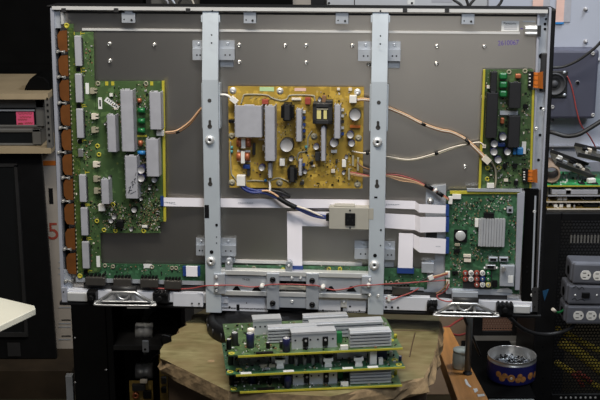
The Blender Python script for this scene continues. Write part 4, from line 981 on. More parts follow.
loose_board((240, 393), (402, 386), (222, 360), Z1, 'green circuit board at the bottom of the stack on the wooden table', 1, Z2 - Z1 - .0022 - .0014)
loose_board((236, 376.2), (405, 368), (222, 344), Z2, 'green circuit board in the middle of the stack, with white plug sockets along its front', 0, Z3 - Z2 - .0022 - .0014)
loose_board((238, 357.2), (402.5, 349), (222, 325), Z3, 'green circuit board on top of the stack, its silver heat sinks in full view', 1, .031)

# --- left: white table corner
wt = thing('side_table', 'white tabletop corner poking in over the black television on the floor', 'table', (0, 0, 0))
z = .70; pts = [WZ(-60, 283, z), WZ(34.5, 305.5, z), WZ(35.5, 308.5, z), WZ(-60, 354, z)]
MB().prism(pts, (0, 0, -.016)).build('tabletop', 'whitetop', wt, .002)
pm = WZ(-45, 318, z); MB().cyl((pm.x, pm.y, 0), (pm.x, pm.y, z - .016), .02).build('leg', 'dark', wt)

# --- left: big black television on the floor, carton, shelving
YL = 1.35
bt = thing('television', 'big black flat television standing on a brown plank at the far left', 'television', (0, 0, 0))
a, b, c, d = wr(-60, 151, 45, 338, YL)
b = .10
PX = lambda x, y: WY(x, y, YL)
o = MB().prism([(a, YL, b), (PX(48.2, 244).x + .006, YL, b), (PX(48.2, 244).x - .006, YL, PX(20, 151).z), (a, YL, PX(20, 151).z)], (0, .022, 0)).build('casing', 'black', bt, .004)
MB().poly8([(a, YL + .022, b + .05), (PX(30, 244).x, YL + .022, b + .05), (PX(26, 244).x, YL + .085, b + .1), (a, YL + .085, b + .1), (a, YL + .022, PX(20, 151).z - .05), (PX(30, 244).x, YL + .022, PX(20, 151).z - .05), (PX(26, 244).x, YL + .085, PX(20, 151).z - .1), (a, YL + .085, PX(20, 151).z - .1)]).build('back_shell', 'black', bt)
zt_ = PX(20, 151).z
xr = PX(47, 244).x
MB().box((a, YL - .006, b + .10), (xr - .09, YL + .001, zt_ - .05)).build('screen', 'screen', bt)
mb = MB(); mb.box((a, YL - .012, b + .085), (xr - .085, YL + .001, b + .10)); mb.box((xr - .09, YL - .010, b + .085), (xr - .08, YL + .001, zt_ - .045)); mb.box((a, YL - .010, zt_ - .05), (xr - .08, YL + .001, zt_ - .04)); mb.build('screen_frame', 'dark', bt)
MB().box((a + .2, YL + .006, b + .012), (xr - .11, YL - .004, b + .06)).build('speaker_strip', 'dark', bt)
o = MB().box((a, YL - .10, 0), (xr + .08, YL + .095, .0995)).build('plank', 'plankm'); tag(o, 'low brown plank under the black television at the far left', 'plank')
# carton
ct = thing('carton', 'tall white printed carton with a red 5, behind the black televisions', 'carton', (0, 0, 0))
YC = 1.455
cx0, cx1 = WY(30, 250, YC).x, WY(74, 300, YC).x + .05; ztc = WY(20, 148, 1.30).z - .0185
MB().box((cx0, YC, .0), (cx1, YC + .2, ztc)).build('box', 'carton', ct)
def rt(name, body, size, m, par, p, dy=-.001, sx=1.0, rot=0): 
    return text_obj(name, body, size, m, par, Matrix.Translation((p.x, p.y + dy, p.z)) @ Matrix.Rotation(rot, 4, 'Y') @ UPRIGHT, sx=sx)
rt('printed_number', '5', .085, 'red', ct, WY(53.5, 232, YC))
for yy in (262, 268, 274, 304, 307.5, 320, 323.5, 327, 336, 339.5): 
    p = WY(65, yy, YC); mb = MB().box((p.x - (.012 if yy in (304, 320, 336) else .022), YC - .001, p.z - .002), (p.x + .02, YC, p.z + .002)); mb.build('printed_line', 'galv' if yy not in (304, 320, 336) else 'dark', ct)
p = WY(51, 196, YC); MB().box((p.x - .007, YC - .0015, p.z - .027), (p.x + .007, YC, p.z + .027)).build('hand_hole', 'hole', ct)
p = WY(48, 163, YC); MB().box((p.x - .03, YC - .0012, p.z - .008), (p.x + .03, YC, p.z + .008)).build('printed_band', 'orange', ct)
# shelving
sh = thing('shelving', 'steel rack with tan boards holding the grey monitor at the left', 'shelf', (0, 0, 0))
Ys = 1.30
xa, xb = WY(-80, 150, Ys).x, WY(51, 150, Ys).x
z1 = WY(20, 148, Ys).z; z2 = WY(20, 95, Ys).z + .004
for zz, dp in ((z1, .40), (z2, .40)): MB().box((xa, Ys, zz - .018), (xb, Ys + dp, zz)).build('shelf_board', 'shelf', sh)
for x_ in (43.5, 49.5):
    pass
xp0, xp1 = WY(45.5, 120, Ys).x, WY(51, 120, Ys).x
mb = MB(); mb.box((xp0, Ys + .001, z1), (xp1, Ys + .004, z2 - .018)); mb.box((xp1 - .003, Ys + .004, z1), (xp1, Ys + .03, z2 - .018)); post = mb.build('rack_post', 'greycase', sh)
mb = MB()
for k in range(8):
    zz = WY(48, 99 + k * 6, Ys).z; mb.box(((xp0 + xp1) / 2 - .003, Ys, zz - .004), ((xp0 + xp1) / 2 + .003, Ys + .001, zz + .004))
mb.build('post_slots', 'hole', post)
mb = MB(); mb.box((xa, Ys + .001, 0), (xa + .02, Ys + .03, z2 - .018)); mb.box((xa, Ys + .31, 0), (xa + .02, Ys + .34, z2 - .018)); mb.build('rack_post', 'greycase', sh)
def monitor(label, y0, y1, x1, band, Ym, z, hgt):
    t = thing('monitor', label, 'monitor', (0, 0, 0)); a, b, c, d = wr(-64, y0, x1, y1, Ym); b, d = z + .0004, z + hgt
    mb = MB(); mb.box((a, Ym + .012, b), (c, Ym + .30, d)); mb.box((a, Ym, d - band), (c, Ym + .014, d)); mb.box((c - .028, Ym, b), (c, Ym + .014, d)); mb.box((a, Ym, b), (c, Ym + .014, b + .008))
    mb.build('casing', 'greycase', t, .003); MB().box((a, Ym + .006, b + .008), (c - .028, Ym + .0125, d - band)).build('screen', 'screen', t)
    return t, (a, b, c, d)
zb = z1
m2, r2_ = monitor('lower grey cased monitor with a dark screen, on the tan shelf board', 131.5, 148.2, 41, .012, Ys + .03, z1, (z2 - z1) * .32)
m1, r1_ = monitor('grey cased monitor carrying a pink note on its black screen', 96.5, 131.5, 44.3, .036, Ys + .05, z1 + (z2 - z1) * .32, (z2 - z1) * .68 - .0195)
# settle the pair on the board
MB().box((r1_[0], Ys + .048, r1_[3] - .045), (r1_[2] - .03, Ys + .051, r1_[3] - .040)).build('trim_line', 'galv', m1)
a, b, c, d = wr(16.5, 110.5, 34, 128.5, Ys + .055)
nt_ = tag(MB().box((a, Ys + .0535, b), (c, Ys + .0555, d)).build('sticky_note', 'note'), 'pink handwritten note stuck on the grey monitor screen', 'note')
mb = MB()
for k, (y, x0, x1) in enumerate(((113.5, 18.5, 32), (117, 20, 31), (119.5, 18, 27), (123.5, 18, 23), (123, 25, 32.5))):
    mb.tube([WY(x0 + (x1 - x0) * j / 8, y + (.9 if j % 2 else -.7), Ys + .0533) for j in range(9)], .0010, 4)
mb.build('handwriting', 'red', nt_)
# cloth on the upper board
mb = MB(); p = WY(37, 92, Ys + .08)
prof = [(24, 92), (26, 87), (30, 80.5), (37, 77.5), (44, 79), (49, 84), (50.5, 92)]
pts = [WY(x, y, Ys + .06) for x, y in prof]; zf = z2 - min(q.z for q in pts) + .0005
fr = [Vector((q.x, q.y, q.z + zf)) for q in pts]; bk = [Vector((q.x + .01, q.y + .14, z2 + .0005 + (q.z + zf - z2) * .6)) for q in pts]; md = [Vector((q.x + .004, q.y + .07, z2 + .0005 + (q.z + zf - z2) * 1.1)) for q in pts]
rr = [[mb.bm.verts.new(q) for q in r] for r in (fr, md, bk)]
for A, B in zip(rr, rr[1:]):
    for i in range(len(A) - 1): mb.bm.faces.new([A[i], A[i + 1], B[i + 1], B[i]])
    mb.bm.faces.new([A[-1], A[0], B[0], B[-1]])
mb.bm.faces.new(rr[0]); mb.bm.faces.new(rr[-1][::-1])
tag(mb.build('cloth_bag', 'mblack', None, .004), 'black cloth bag slumped on the upper tan shelf board', 'bag')
# black set on the top board
Yk = Ys + .44
bk_ = thing('television', 'black television looming in the dark at the top left corner', 'television', (0, 0, 0))
zk = z1
a, b, c, d = wr(-70, -60, 143, 72, Yk)
kb = thing('storage_crate', 'tan crate side behind the cloth bag', 'crate', (0, 0, 0)) if False else None
stand_z = WY(30, 75, Yk).z
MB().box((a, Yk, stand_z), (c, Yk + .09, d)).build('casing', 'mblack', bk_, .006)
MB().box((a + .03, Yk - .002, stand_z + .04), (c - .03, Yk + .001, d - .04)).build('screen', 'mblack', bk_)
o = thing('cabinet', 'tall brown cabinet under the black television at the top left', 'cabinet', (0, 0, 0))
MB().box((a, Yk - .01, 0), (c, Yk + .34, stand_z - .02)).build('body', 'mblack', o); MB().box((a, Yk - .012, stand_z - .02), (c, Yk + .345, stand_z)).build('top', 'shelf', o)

# --- left bottom: black loudspeaker and open rack
sp_ = thing('speaker_cabinet', 'black speaker cabinet on the floor under the left end of the television', 'speaker', (0, 0, 0))
Yp = .55
a, b, c, d = wr(73, 306, 107.5, 400, Yp); zt2 = .66
MB().box((a, Yp, 0), (c, Yp + .3, zt2)).build('cabinet_body', 'black', sp_, .004)
for x, y in ((74.8, 338), (75, 382.5), (106, 370)):
    p = WY(x, y, Yp); MB().lathe((p.x, Yp, p.z), (0, -1, 0), [(.003, 0), (.0028, .0012), (0, .002)], 10).build('corner_screw', 'capt', sp_)
o = wb('metal_angle', 66, 376, 73, 402, Yp + .02, .02, 'galv', None, .001, z0=0.0); tag(o, 'silver metal angle standing beside the black speaker cabinet', 'metal strip')
rk = thing('equipment_rack', 'open black equipment rack with silver cans inside, left of the wooden table', 'rack', (0, 0, 0))
a, b, c, d = wr(108, 306, 186, 400, Yp)
mb = MB(); mb.box((a, Yp, 0), (a + .014, Yp + .02, zt2)); mb.box((a, Yp + .24, 0), (c, Yp + .25, zt2)); mb.box((a, Yp + .02, 0), (a + .006, Yp + .25, zt2)); mb.box((c - .01, Yp, 0), (c, Yp + .25, zt2)); mb.box((a, Yp, zt2 - .008), (c, Yp + .25, zt2)); mb.build('frame', 'black', rk)
zsh = WY(140, 346.5, Yp).z; MB().box((a + .014, Yp + .004, zsh - .012), (c - .01, Yp + .24, zsh)).build('shelf', 'dark', rk)
for y0, y1 in ((323, 338), (363, 378)):
    p0 = WY(136, (y0 + y1) / 2, Yp + .08); p1 = WY(153, (y0 + y1) / 2, Yp + .08); r_ = (WY(144, y0, Yp + .08).z - WY(144, y1, Yp + .08).z) / 2
    mb = MB(); mb.lathe(p0, (1, 0, 0), [(0, 0), (r_, 0), (r_, .019), (r_ * .94, .021), (r_, .023), (r_, (p1 - p0).x), (0, (p1 - p0).x)], 20); mb.box((p0.x + .006, p0.y, p0.z), (p1.x - .006, Yp + .242, p0.z + .006)); mb.build('silver_can', 'bright', rk)
wb('bracket_clip', 142.3, 341, 148.5, 352.5, Yp - .002, .006, 'galv', rk, .001)
p = WY(145, 349.5, Yp - .003); MB().cyl((p.x, Yp - .0035, p.z), (p.x, Yp - .002, p.z), .003).build('bolt_hole', 'hole', rk)
wb('light_strip', 127, 307.2, 149, 308.6, Yp + .02, .01, 'bright', rk)
p = WY(163, 326, Yp + .1); MB().lathe(p, (0, -1, 0), [(0, -.01), (.045, -.01), (.045, .02), (.04, .024), (.03, .01), (.012, .008), (0, .014)], 24).build('speaker_cone', 'mblack', rk)
MB().box((p.x - .01, p.y, p.z - .01), (p.x + .01, Yp + .242, p.z + .01)).build('cone_mount', 'dark', rk)
tag(MB().tube([WY(150, 362, Yp + .03), WY(153, 357, Yp + .02), WY(158, 354, Yp + .01), WY(164, 349, Yp - .01), WY(161, 340, Yp - .02), WY(163, 335.5, Yp - .02), WY(170, 337, Yp - .02)], .0028, 8).build('cable', 'dark'), 'dark cable looping out of the rack to the table edge', 'cable')
def mini(name_lbl, x0, y0, x1, y1, Y, m, extra):
    t = thing('circuit_board', name_lbl, 'circuit board', (0, 0, 0)); a, b, c, d = wr(x0, y0, x1, y1, Y)
    MB().box((a, Y, 0.0 if y1 > 398 else b), (c, Y + .003, d)).build('board', m, t)
    for ex in extra:
        a, b, c, d = wr(*ex[:4], Y - .012); MB().box((a, Y - .012, b), (c, Y, d)).build(ex[4], ex[5], t, .001)
    return t
t = mini('small yellow circuit board with a coil, standing in the open rack', 129.5, 381, 153, 402, Yp + .03, 'oboard', ((132, 385, 145, 391, 'chip', 'dark'), (143, 391.5, 151, 399, 'transformer', 'black'), (140, 380.5, 147, 383.5, 'plug', 'wwire')))
p = WY(135.5, 396, Yp + .02); MB().lathe((p.x, Yp + .03, p.z), (0, -1, 0), [(.004, .002), (.004, .012), (.009, .012), (.009, 0)], 16).build('coil', 'copper', t)
t = mini('narrow yellow circuit board on end beside the table leg', 159.5, 355, 167.5, 402, Yp - .06, 'oboard', ((161, 368, 166, 372, 'plug', 'white'), (161, 378, 166, 384, 'chip', 'dark'), (161, 388, 166, 393, 'capacitor', 'black')))

# --- back, above the television
o = thing('locker', 'off white steel locker rising above the middle of the television', 'locker', (0, 0, 0))
Yb = 1.66
a, b, c, d = wr(327, -60, 492, 6, Yb)
MB().box((a, Yb, 0), (c, Yb + .4, d)).build('body', 'palew', o, .003)
p = WY(354.5, 0, Yb); MB().box((p.x - .0015, Yb - .001, .1), (p.x + .0015, Yb, d - .02)).build('door_seam', 'dark', o)
p = WY(411, 2, Yb); MB().box((p.x - .012, Yb - .001, p.z - .008), (p.x + .012, Yb, p.z + .008)).build('paper_label', 'paper', o)
p = WY(442, 0, Yb); MB().box((p.x - .035, Yb - .001, p.z - .008), (p.x + .035, Yb, p.z + .012)).build('vent_grille', 'heat', o)
for x in (329, 412): p = WY(x, 3, Yb); MB().lathe((p.x, Yb, p.z), (0, -1, 0), [(.004, 0), (.004, .002), (0, .003)], 10).build('screw', 'dark', o)
o = thing('cabinet', 'black cabinet showing above the television between grey cables and the locker', 'cabinet', (0, 0, 0))
a, b, c, d = wr(199, -60, 292, 6, Yb); MB().box((a, Yb, 0), (c, Yb + .4, d)).build('body', 'mblack', o, .003); MB().box((a + .02, Yb - .002, .1), (c - .02, Yb, d - .03)).build('door_panel', 'mblack', o)
a, b, c, d = wr(292.8, -60, 311, 6, Yb); o = tag(MB().box((a, Yb + .05, 0), (c, Yb + .09, d)).build('timber_post', 'carton'), 'pale post between the black cabinet and the off white locker', 'post')
a, b, c, d = wr(146, -60, 197, 6, Yb); o = tag(MB().box((a, Yb + .1, 0), (c, Yb + .4, d)).build('grey_case', 'greycase', None, .003), 'dark grey steel case behind the hanging cables at top', 'case')
cables = [([(160, -20), (163, -4), (168, 3), (165, 14), (150, 22)], 'heat', .004), ([(172, -20), (170, -5), (175, 4), (181, 12)], 'galv', .005), ([(186, -20), (184, -6), (179, 4), (184, 14)], 'dark', .004), ([(192, -18), (191, -4), (194, 6), (190, 16)], 'wwire', .003)]
for i, (pts, m, r) in enumerate(cables):
    tag(MB().tube([WY(x, y, Yb + .06 - .02 * i) for x, y in pts], r, 8).build('hanging_cable', m), ('grey', 'silver', 'dark', 'cream')[i] + ' cable hanging in front of the dark grey case above the television', 'cable', 'cables above the television')

# --- right: second opened set, loudspeaker, rack, boards, outlets
Yr = .64
ZR = WY(575, 213, Yr).z
xl = WY(536, 300, Yr).x
rack = thing('server_rack', 'black rack cabinet with a perforated door at the right edge', 'rack', (0, 0, 0))
xr_ = xl + .52
RD = .25; mb = MB(); mb.box((xl, Yr + .01, 0), (xl + .008, Yr + RD, ZR)); mb.box((xr_ - .008, Yr + .01, 0), (xr_, Yr + RD, ZR)); mb.box((xl, Yr + .01, ZR - .008), (xr_, Yr + RD, ZR)); mb.box((xl, Yr + .01, 0), (xr_, Yr + RD, .02))
mb.build('cabinet_body', 'black', rack, .002)
xd = WY(557, 300, Yr).x; z0 = WY(575, 394, Yr).z; z9 = WY(575, 221, Yr).z
mb = MB(); mb.box((xl, Yr, 0), (xd, Yr + .014, ZR)); mb.box((xr_ - .05, Yr, 0), (xr_, Yr + .014, ZR)); mb.box((xd, Yr, z9), (xr_ - .05, Yr + .014, ZR)); mb.box((xd, Yr, 0), (xr_ - .05, Yr + .014, z0))
fr_ = mb.build('door', 'black', rack, .003)
MB().box((xd, Yr + .006, z0), (xr_ - .05, Yr + .0072, z9)).build('perforated_sheet', 'perf', fr_)
mb = MB()
for k in range(9): p = WY(571.5 + k * 3.4, 239.5, Yr); mb.box((p.x - .0022, Yr + .004, p.z - .011), (p.x + .0022, Yr + .006, p.z + .011))
mb.build('vent_slots', 'greycase', fr_)
mb = MB()
for k in range(8): p = WY(561 + k * 4.9, 397.5, Yr); mb.cyl((p.x, Yr, p.z), (p.x, Yr - .001, p.z), .003, n=8)
mb.build('indicator_row', 'bright', fr_)
mb = MB()
for y in (347, 362.5, 378.5, 393.5): p = WY(542.8, y, Yr); mb.cyl((p.x, Yr, p.z), (p.x, Yr - .0008, p.z), .0028, n=8)
mb.build('bolt_hole', 'hole', fr_)
# things seen through the holes
for pts, lab in (([(556, 328), (575, 338), (590, 346), (603, 352)], 'yellow loom behind the perforated door, upper strand'), ([(560, 342), (578, 352), (603, 372)], 'yellow loom behind the perforated door, wide middle strand'), ([(556, 362), (572, 372), (600, 388)], 'yellow loom behind the perforated door, lowest strand')):
    tag(MB().tube([WY(x, y, Yr + .05) for x, y in pts], .016 if 'wide' in lab else .009, 8).build('wire_loom', 'vyellow'), lab, 'wires')
for k, (x0, y0, x1, y1) in enumerate(((572, 373, 583, 386), (577, 372, 591, 382))):
    tag(MB().tube([WY(x0, y0, Yr + .04), WY((x0 + x1) / 2, (y0 + y1) / 2 - 1, Yr + .035), WY(x1, y1, Yr + .04)], .007, 8).build('red_connector', 'red'), ('lower', 'upper')[k] + ' of two red connectors behind the perforated door', 'connector')
p = WY(546, 294, Yr + .0); MB().prism([WY(542.5, 291, Yr - .001), WY(549, 289, Yr - .001), WY(544.5, 301, Yr - .001)], (0, .0008, 0)).build('blue_sticker', 'dblue', fr_)

# outlets
ot = thing('outlet_bank', 'three grey power outlet boxes fixed one over another on the rack door', 'power outlets', (0, 0, 0))
Yo = .565
def obox_(x0, y0, x1, y1, rot):
    a, b, c, d = wr(x0, y0, x1, y1, Yo); a0 = WY(x0 - 7, (y0 + y1) / 2, Yo + .06).x
    mtx = Matrix.Translation(((a + c) / 2, 0, (b + d) / 2)) @ Matrix.Rotation(math.radians(rot), 4, 'Y') @ Matrix.Translation((-(a + c) / 2, 0, -(b + d) / 2))
    mb = MB(); mb.box((a, Yo, b), (c, Yo + .012, d)); mb.box((a - .004, Yo + .012, b + .002), (c, Yr, d - .001)); 
    bmesh.ops.transform(mb.bm, matrix=mtx, verts=mb.bm.verts)
    o = mb.build('outlet_box', 'outlet', ot, .006)
    mb = MB(); zc = (b + d) / 2; mb.cyl((a - .004, Yo + .036, zc), (a - .0052, Yo + .036, zc), .012, n=14); mb.build('knockout', 'mblack', o)
    return o, mtx
def face(o, x, y, r=5.4, twist=0):
    p = WY(x, y, Yo); R_ = r * (Yo - CAM.y) / F * 1.03; mb = MB()
    n = 24; pts = []
    for k in range(n): a = 2 * PI * k / n; pts.append((p.x + R_ * math.cos(a), Yo, p.z + max(-.88, min(.88, math.sin(a))) * R_))
    mb.prism(pts, (0, -.002, 0)); f_ = mb.build('receptacle', 'white', o)
    mb = MB(); s = R_
    for dz in (-.42, .42): mb.box((p.x - s * .55, Yo - .0021, p.z + dz * s - s * .07), (p.x + s * .05, Yo - .0024, p.z + dz * s + s * .07))
    mb.cyl((p.x + s * .5, Yo - .0021, p.z), (p.x + s * .5, Yo - .0024, p.z), s * .17, n=10); mb.build('slots', 'hole', f_)
o, _ = obox_(573, 263.5, 617, 284.5, 1.5); face(o, 585.6, 275); face(o, 598.2, 275.8); face(o, 611, 276.4)
o, _ = obox_(568, 285.5, 613, 305, 1.5)
a, b, c, d = wr(582, 293, 590, 298, Yo - .006); MB().box((a, Yo, b), (c, Yo - .006, d)).build('switch', 'black', o, .001)
mb = MB()
for st in (((573, 288), (576, 286.5), (579, 289), (582, 287), (584, 289.5)), ((572, 299.5), (575, 298), (577, 300.5), (581, 299), (585, 301))): mb.tube([WY(x, y, Yo - .0002) for x, y in st], .0011, 4)
mb.build('handwriting', 'ink', o)
for x in (575.3, 597): p = WY(x, 295.3, Yo); MB().lathe((p.x, Yo, p.z), (0, -1, 0), [(.003, 0), (.0028, .001), (0, .0014)], 10).build('screw', 'bright', o)
o, _ = obox_(566.5, 306, 611, 324.5, .5); face(o, 578.4, 315.4); face(o, 591.3, 315.6); face(o, 604, 316)
MB().tube([WY(565, 308, Yo + .03), WY(562, 311, Yo + .02), WY(557.5, 312.5, Yo + .015), WY(554, 310.5, Yo + .01)], .003, 8).build('earth_wire', 'green', ot)
MB().cyl(WY(555.5, 311.6, Yo + .012), WY(552.5, 309, Yo + .008), .0045).build('wire_cap', 'wwire', ot)
tag(MB().tube([WY(502, 311, .35), WY(510, 318, .40), WY(520, 327, .47), WY(533, 333, .53), WY(545, 334.5, .56), WY(558, 333, .57), WY(568, 329.5, .585), WY(574, 325, .60)], .0052, 10).build('power_cord', 'dark'), 'thick dark power cord sagging from the television to the lowest outlet box', 'power cord')

# boards heaped on the rack
def flat(name, lab, x0, x1, yb, th, dep, Y, m, extras=(), zb=None, rot=0):
    """one board lying on the heap: front edge at height zb"""
    t = thing(name, lab, 'circuit board', (0, 0, 0), 'boards heaped on the rack')
    a, c = WY(x0, yb, Y).x, WY(x1, yb, Y).x
    MB().box((a, Y, zb), (c, Y + dep, zb + .003)).build('board', m, t)
    MB().box((a, Y - .001, zb), (c, Y + .0005, zb + .0034)).build('edge_strip', 'wwire' if m == 'oboard' else 'yellow' if m == 'gboard' else 'heat', t)
    for f0, f1, h, mm, nm in extras: MB().box((a + (c - a) * f0, Y + .01, zb + .003), (a + (c - a) * f1, Y + .035, zb + .003 + h)).build(nm, mm, t, .001)
    mb = MB()
    for _ in range(60):
        x = random.uniform(a, c - .004); y = random.uniform(Y + .004, Y + dep - .004); mb.mi = random.randrange(4); mb.box((x, y, zb + .003), (x + .004, y + .004, zb + .003 + random.uniform(.001, min(th, .008))))
    mb.build('surface_components', ('black', 'silkt', 'white', 'capt'), t, kind='stuff')
    return t
zb = ZR + .0008
flat('circuit_board', 'ochre circuit board at the bottom of the heap on the rack', 547, 640, 211, .012, .22, Yr + .03, 'oboard', ((.08, .12, .010, 'white', 'plug'), (.14, .18, .010, 'white', 'plug'), (.22, .26, .010, 'white', 'plug'), (.40, .56, .008, 'black', 'heat_sink'), (.58, .66, .010, 'galv', 'heat_sink')), zb)
zb += .0185
flat('circuit_board', 'ochre circuit board second from the bottom of the heap, white plugs on it', 545, 640, 203, .012, .22, Yr + .035, 'oboard', ((.14, .19, .010, 'white', 'plug'), (.20, .24, .011, 'white', 'plug'), (.42, .52, .010, 'dark', 'heat_sink'), (.6, .7, .009, 'silk', 'plug')), zb)
zb += .0185
flat('circuit_board', 'dark circuit board under the bright green one in the heap', 548, 640, 195, .010, .21, Yr + .03, 'dboard', ((.05, .55, .012, 'heat', 'shield_plate'), (.2, .26, .014, 'white', 'plug')), zb)
zb += .024
flat('circuit_board', 'bright green circuit board near the top of the heap', 547, 640, 186, .008, .16, Yr + .04, 'gboard', ((.36, .42, .004, 'black', 'chip'), (.5, .56, .004, 'black', 'chip'), (.62, .68, .004, 'black', 'chip')), zb)
zb += .0035
# card tube lying end-on
p = WY(550.5, 174, Yr + .07)
rt_ = .023
tag(MB().lathe((p.x, Yr + .055, zb + rt_ + .0005 + .002), (.18, 1, 0), [(rt_ - .005, .006), (rt_ - .003, 0), (rt_, .001), (rt_, .11), (rt_ - .005, .11), (rt_ - .005, .006)], 24).build('card_tube', 'tube'), 'brown card tube lying end-on beside the tilted dark boards', 'tube')
def tilted(lab, c_, L, Wd, H_, rx, ry, rz, m, n):
    t = thing('circuit_board', lab, 'circuit board', c_, 'boards heaped on the rack'); t.rotation_euler = (rx, ry, rz)
    MB().box((-L / 2, -Wd / 2, 0), (L / 2, Wd / 2, .003)).build('board', m, t)
    MB().box((-L / 2, -Wd / 2, .003), (L / 2, -Wd / 2 + .004, .012)).build('side_rail', 'dark', t); MB().box((-L / 2, Wd / 2 - .004, .003), (L / 2, Wd / 2, .012)).build('side_rail', 'dark', t)
    for k in range(n):
        x = random.uniform(-L * .45, L * .4); y = random.uniform(-Wd * .35, Wd * .3); s = random.uniform(.004, .012)
        MB().box((x, y, .003), (x + s * 1.4, y + s, .003 + random.uniform(.003, H_))).build('chip' if k % 2 else 'plug', random.choice(['dark', 'black', 'wwire', 'galv', 'white']), t)
    return t
q = WY(571, 171, Yr + .12)
tilted('dark brown circuit board leaning over the green board on the heap', (q.x, Yr + .12, zb + .034), .115, .09, .008, .18, .36, .05, 'dboard', 12)
q = WY(592, 167, Yr + .14)
tilted('dark circuit board with a teal strip at the far right of the heap', (q.x + .02, Yr + .155, zb + .052), .13, .08, .010, .15, .22, -.06, 'dboard', 10)
q = WY(592, 183, Yr + .05); tag(MB().obox(Matrix.Translation((q.x, Yr + .06, zb + .0085)) @ Matrix.Rotation(.3, 4, 'Z'), .011, .007, .006).build('white_plug', 'white', None, .002), 'white plug lying on the bright green board of the heap', 'plug')

# second opened set behind
Yv = 1.10
sv = thing('television_chassis', 'pale steel back of another opened television at the right edge', 'television', (0, 0, 0))
a, b, c, d = wr(488, -60, 660, 167, Yv); zbv = ZR + .0005
a = WY(486, 60, Yv).x
mb = MB(); mb.box((a, Yv, zbv), (c, Yv + .03, d)); mb.build('rear_panel', 'pale', sv, .003)
for x_ in (.80, 1.02): MB().box((x_, Yv + .002, 0), (x_ + .04, Yv + .028, zbv)).build('stand_leg', 'dark', sv)
p0 = WY(545, 145, Yv); mb = MB(); mb.box((a, Yv - .016, p0.z - .003), (c, Yv, p0.z)); mb.box((a, Yv - .010, zbv), (c, Yv, p0.z - .05)); mb.build('lower_step', 'rail', sv)
for x, y in ((585.5, 9.2), (585.5, 41.5), (552, 149), (552, 120), (598, 60)):
    p = WY(x, y, Yv); MB().lathe((p.x, Yv, p.z), (0, -1, 0), [(.007, 0), (.006, .004), (.003, .005), (.003, .010), (0, .011)], 14).build('threaded_stud', 'capt', sv)
for x0, x1, y1, blue in ((532.5, 543, 8, False), (555.5, 563.5, 22, True)):
    p0 = WY(x0, -20, Yv - .004); p1 = WY(x1, y1, Yv - .004)
    o = MB().box((WY(x0, y1, Yv - .004).x, Yv - .004, p1.z), (p1.x, Yv - .003, p0.z)).build('ribbon_cable', 'pink', sv)
    if blue: MB().box((WY(x0, y1, Yv - .004).x, Yv - .006, p1.z - .006), (p1.x, Yv - .003, p1.z)).build('ribbon_tip', 'lblue', o)
    MB().box((p1.x, Yv - .003, p1.z), (p1.x + .02, Yv - .001, p0.z)).build('ribbon_backing', 'heat', o)
# loudspeaker module
Yq = Yv - .075
sq = thing('loudspeaker', 'violet grey loudspeaker panel mounted on the pale steel chassis', 'speaker', (0, 0, 0))
a, b, c, d = wr(548, 50, 597.5, 119, Yq)
MB().box((a, Yq, b), (c, Yv - .0005, d)).build('panel', 'slate', sq, .008)
mb = MB()
for x, y in ((593, 53.5), (593, 115), (577.5, 82.5), (552.5, 107)):
    p = WY(x, y, Yq); mb.lathe((p.x, Yq, p.z), (0, -1, 0), [(.006, 0), (.006, .002), (.003, .003), (.002, .0005), (0, .0005)], 14)
mb.build('mounting_hole', 'capt', sq)
p = WY(577.5, 82.5, Yq); MB().cyl((p.x, Yq, p.z), (p.x, Yq - .0035, p.z), .005).build('mounting_hole', 'hole', sq)
a, b, c, d = wr(541, 70.5, 567, 97.5, Yq); MB().box((a, Yq, b), (c, Yq - .006, d)).build('driver_frame', 'dark', sq, .004)
p = WY(554.3, 84, Yq - .006); R_ = 11 * (Yq - CAM.y) / F
MB().lathe((p.x, Yq - .006, p.z), (0, -1, 0), [(R_ * 1.05, 0), (R_ * 1.03, .006), (R_ * .93, .007), (R_ * .85, .003), (R_ * .8, .002), (R_ * .38, -.003 + .001), (R_ * .34, .002), (R_ * .2, .006), (0, .007)], 32).build('driver_cone', 'cone', sq)
mb = MB()
for x, y in ((564.5, 72.5), (564.5, 95)):
    p = WY(x, y, Yq - .007); mb.lathe((p.x, Yq - .006, p.z), (0, -1, 0), [(.005, 0), (.004, .002), (0, .003)], 10)
mb.build('driver_screw', 'galv', sq)
MB().tube([WY(567, 76, Yq - .008), WY(571, 85, Yq - .01), WY(574, 97, Yq - .01), WY(576.5, 110, Yq - .012), WY(581, 125, Yq - .006), WY(590, 137, Yq + .02), WY(598, 152, Yq + .04), WY(606, 168, Yq + .04)], .0020, 6).build('speaker_wire', 'rwire', sq)
tag(MB().tube([WY(612, 28, Yq - .09), WY(598, 45, Yq - .08), WY(586, 55, Yq - .07), WY(575, 62, Yq - .06), WY(562, 67, Yq - .05), WY(548, 67.5, Yq - .05)], .0042, 8).build('hanging_cable', 'dark'), 'black cord crossing in front of the loudspeaker panel', 'cord')
tag(MB().tube([WY(544, 131, Yq - .02), WY(553, 132.5, Yq - .04), WY(566, 136, Yq - .05), WY(578, 134.5, Yq - .06), WY(590, 128, Yq - .06), WY(606, 118, Yq - .06)], .0065, 8).build('hanging_cable', 'dark'), 'thick dark cord passing below the loudspeaker panel', 'cord')
for i, pts in enumerate(([(446, -16), (452, -2), (461, 5), (466, 14)], [(470, -16), (466, -4), (468, 6), (464, 14)], [(482, -16), (478, -5), (470, 5), (470, 14)], [(506, -16), (502, 0), (496, 8), (486, 14)])):
    tag(MB().tube([WY(x, y, Yv - .1 - .02 * i) for x, y in pts], .004, 8).build('hanging_cable', 'dark'), ('first', 'second', 'third', 'last')[i] + ' dark cable from the left above the television top right hook', 'cable', 'cables above the top right')

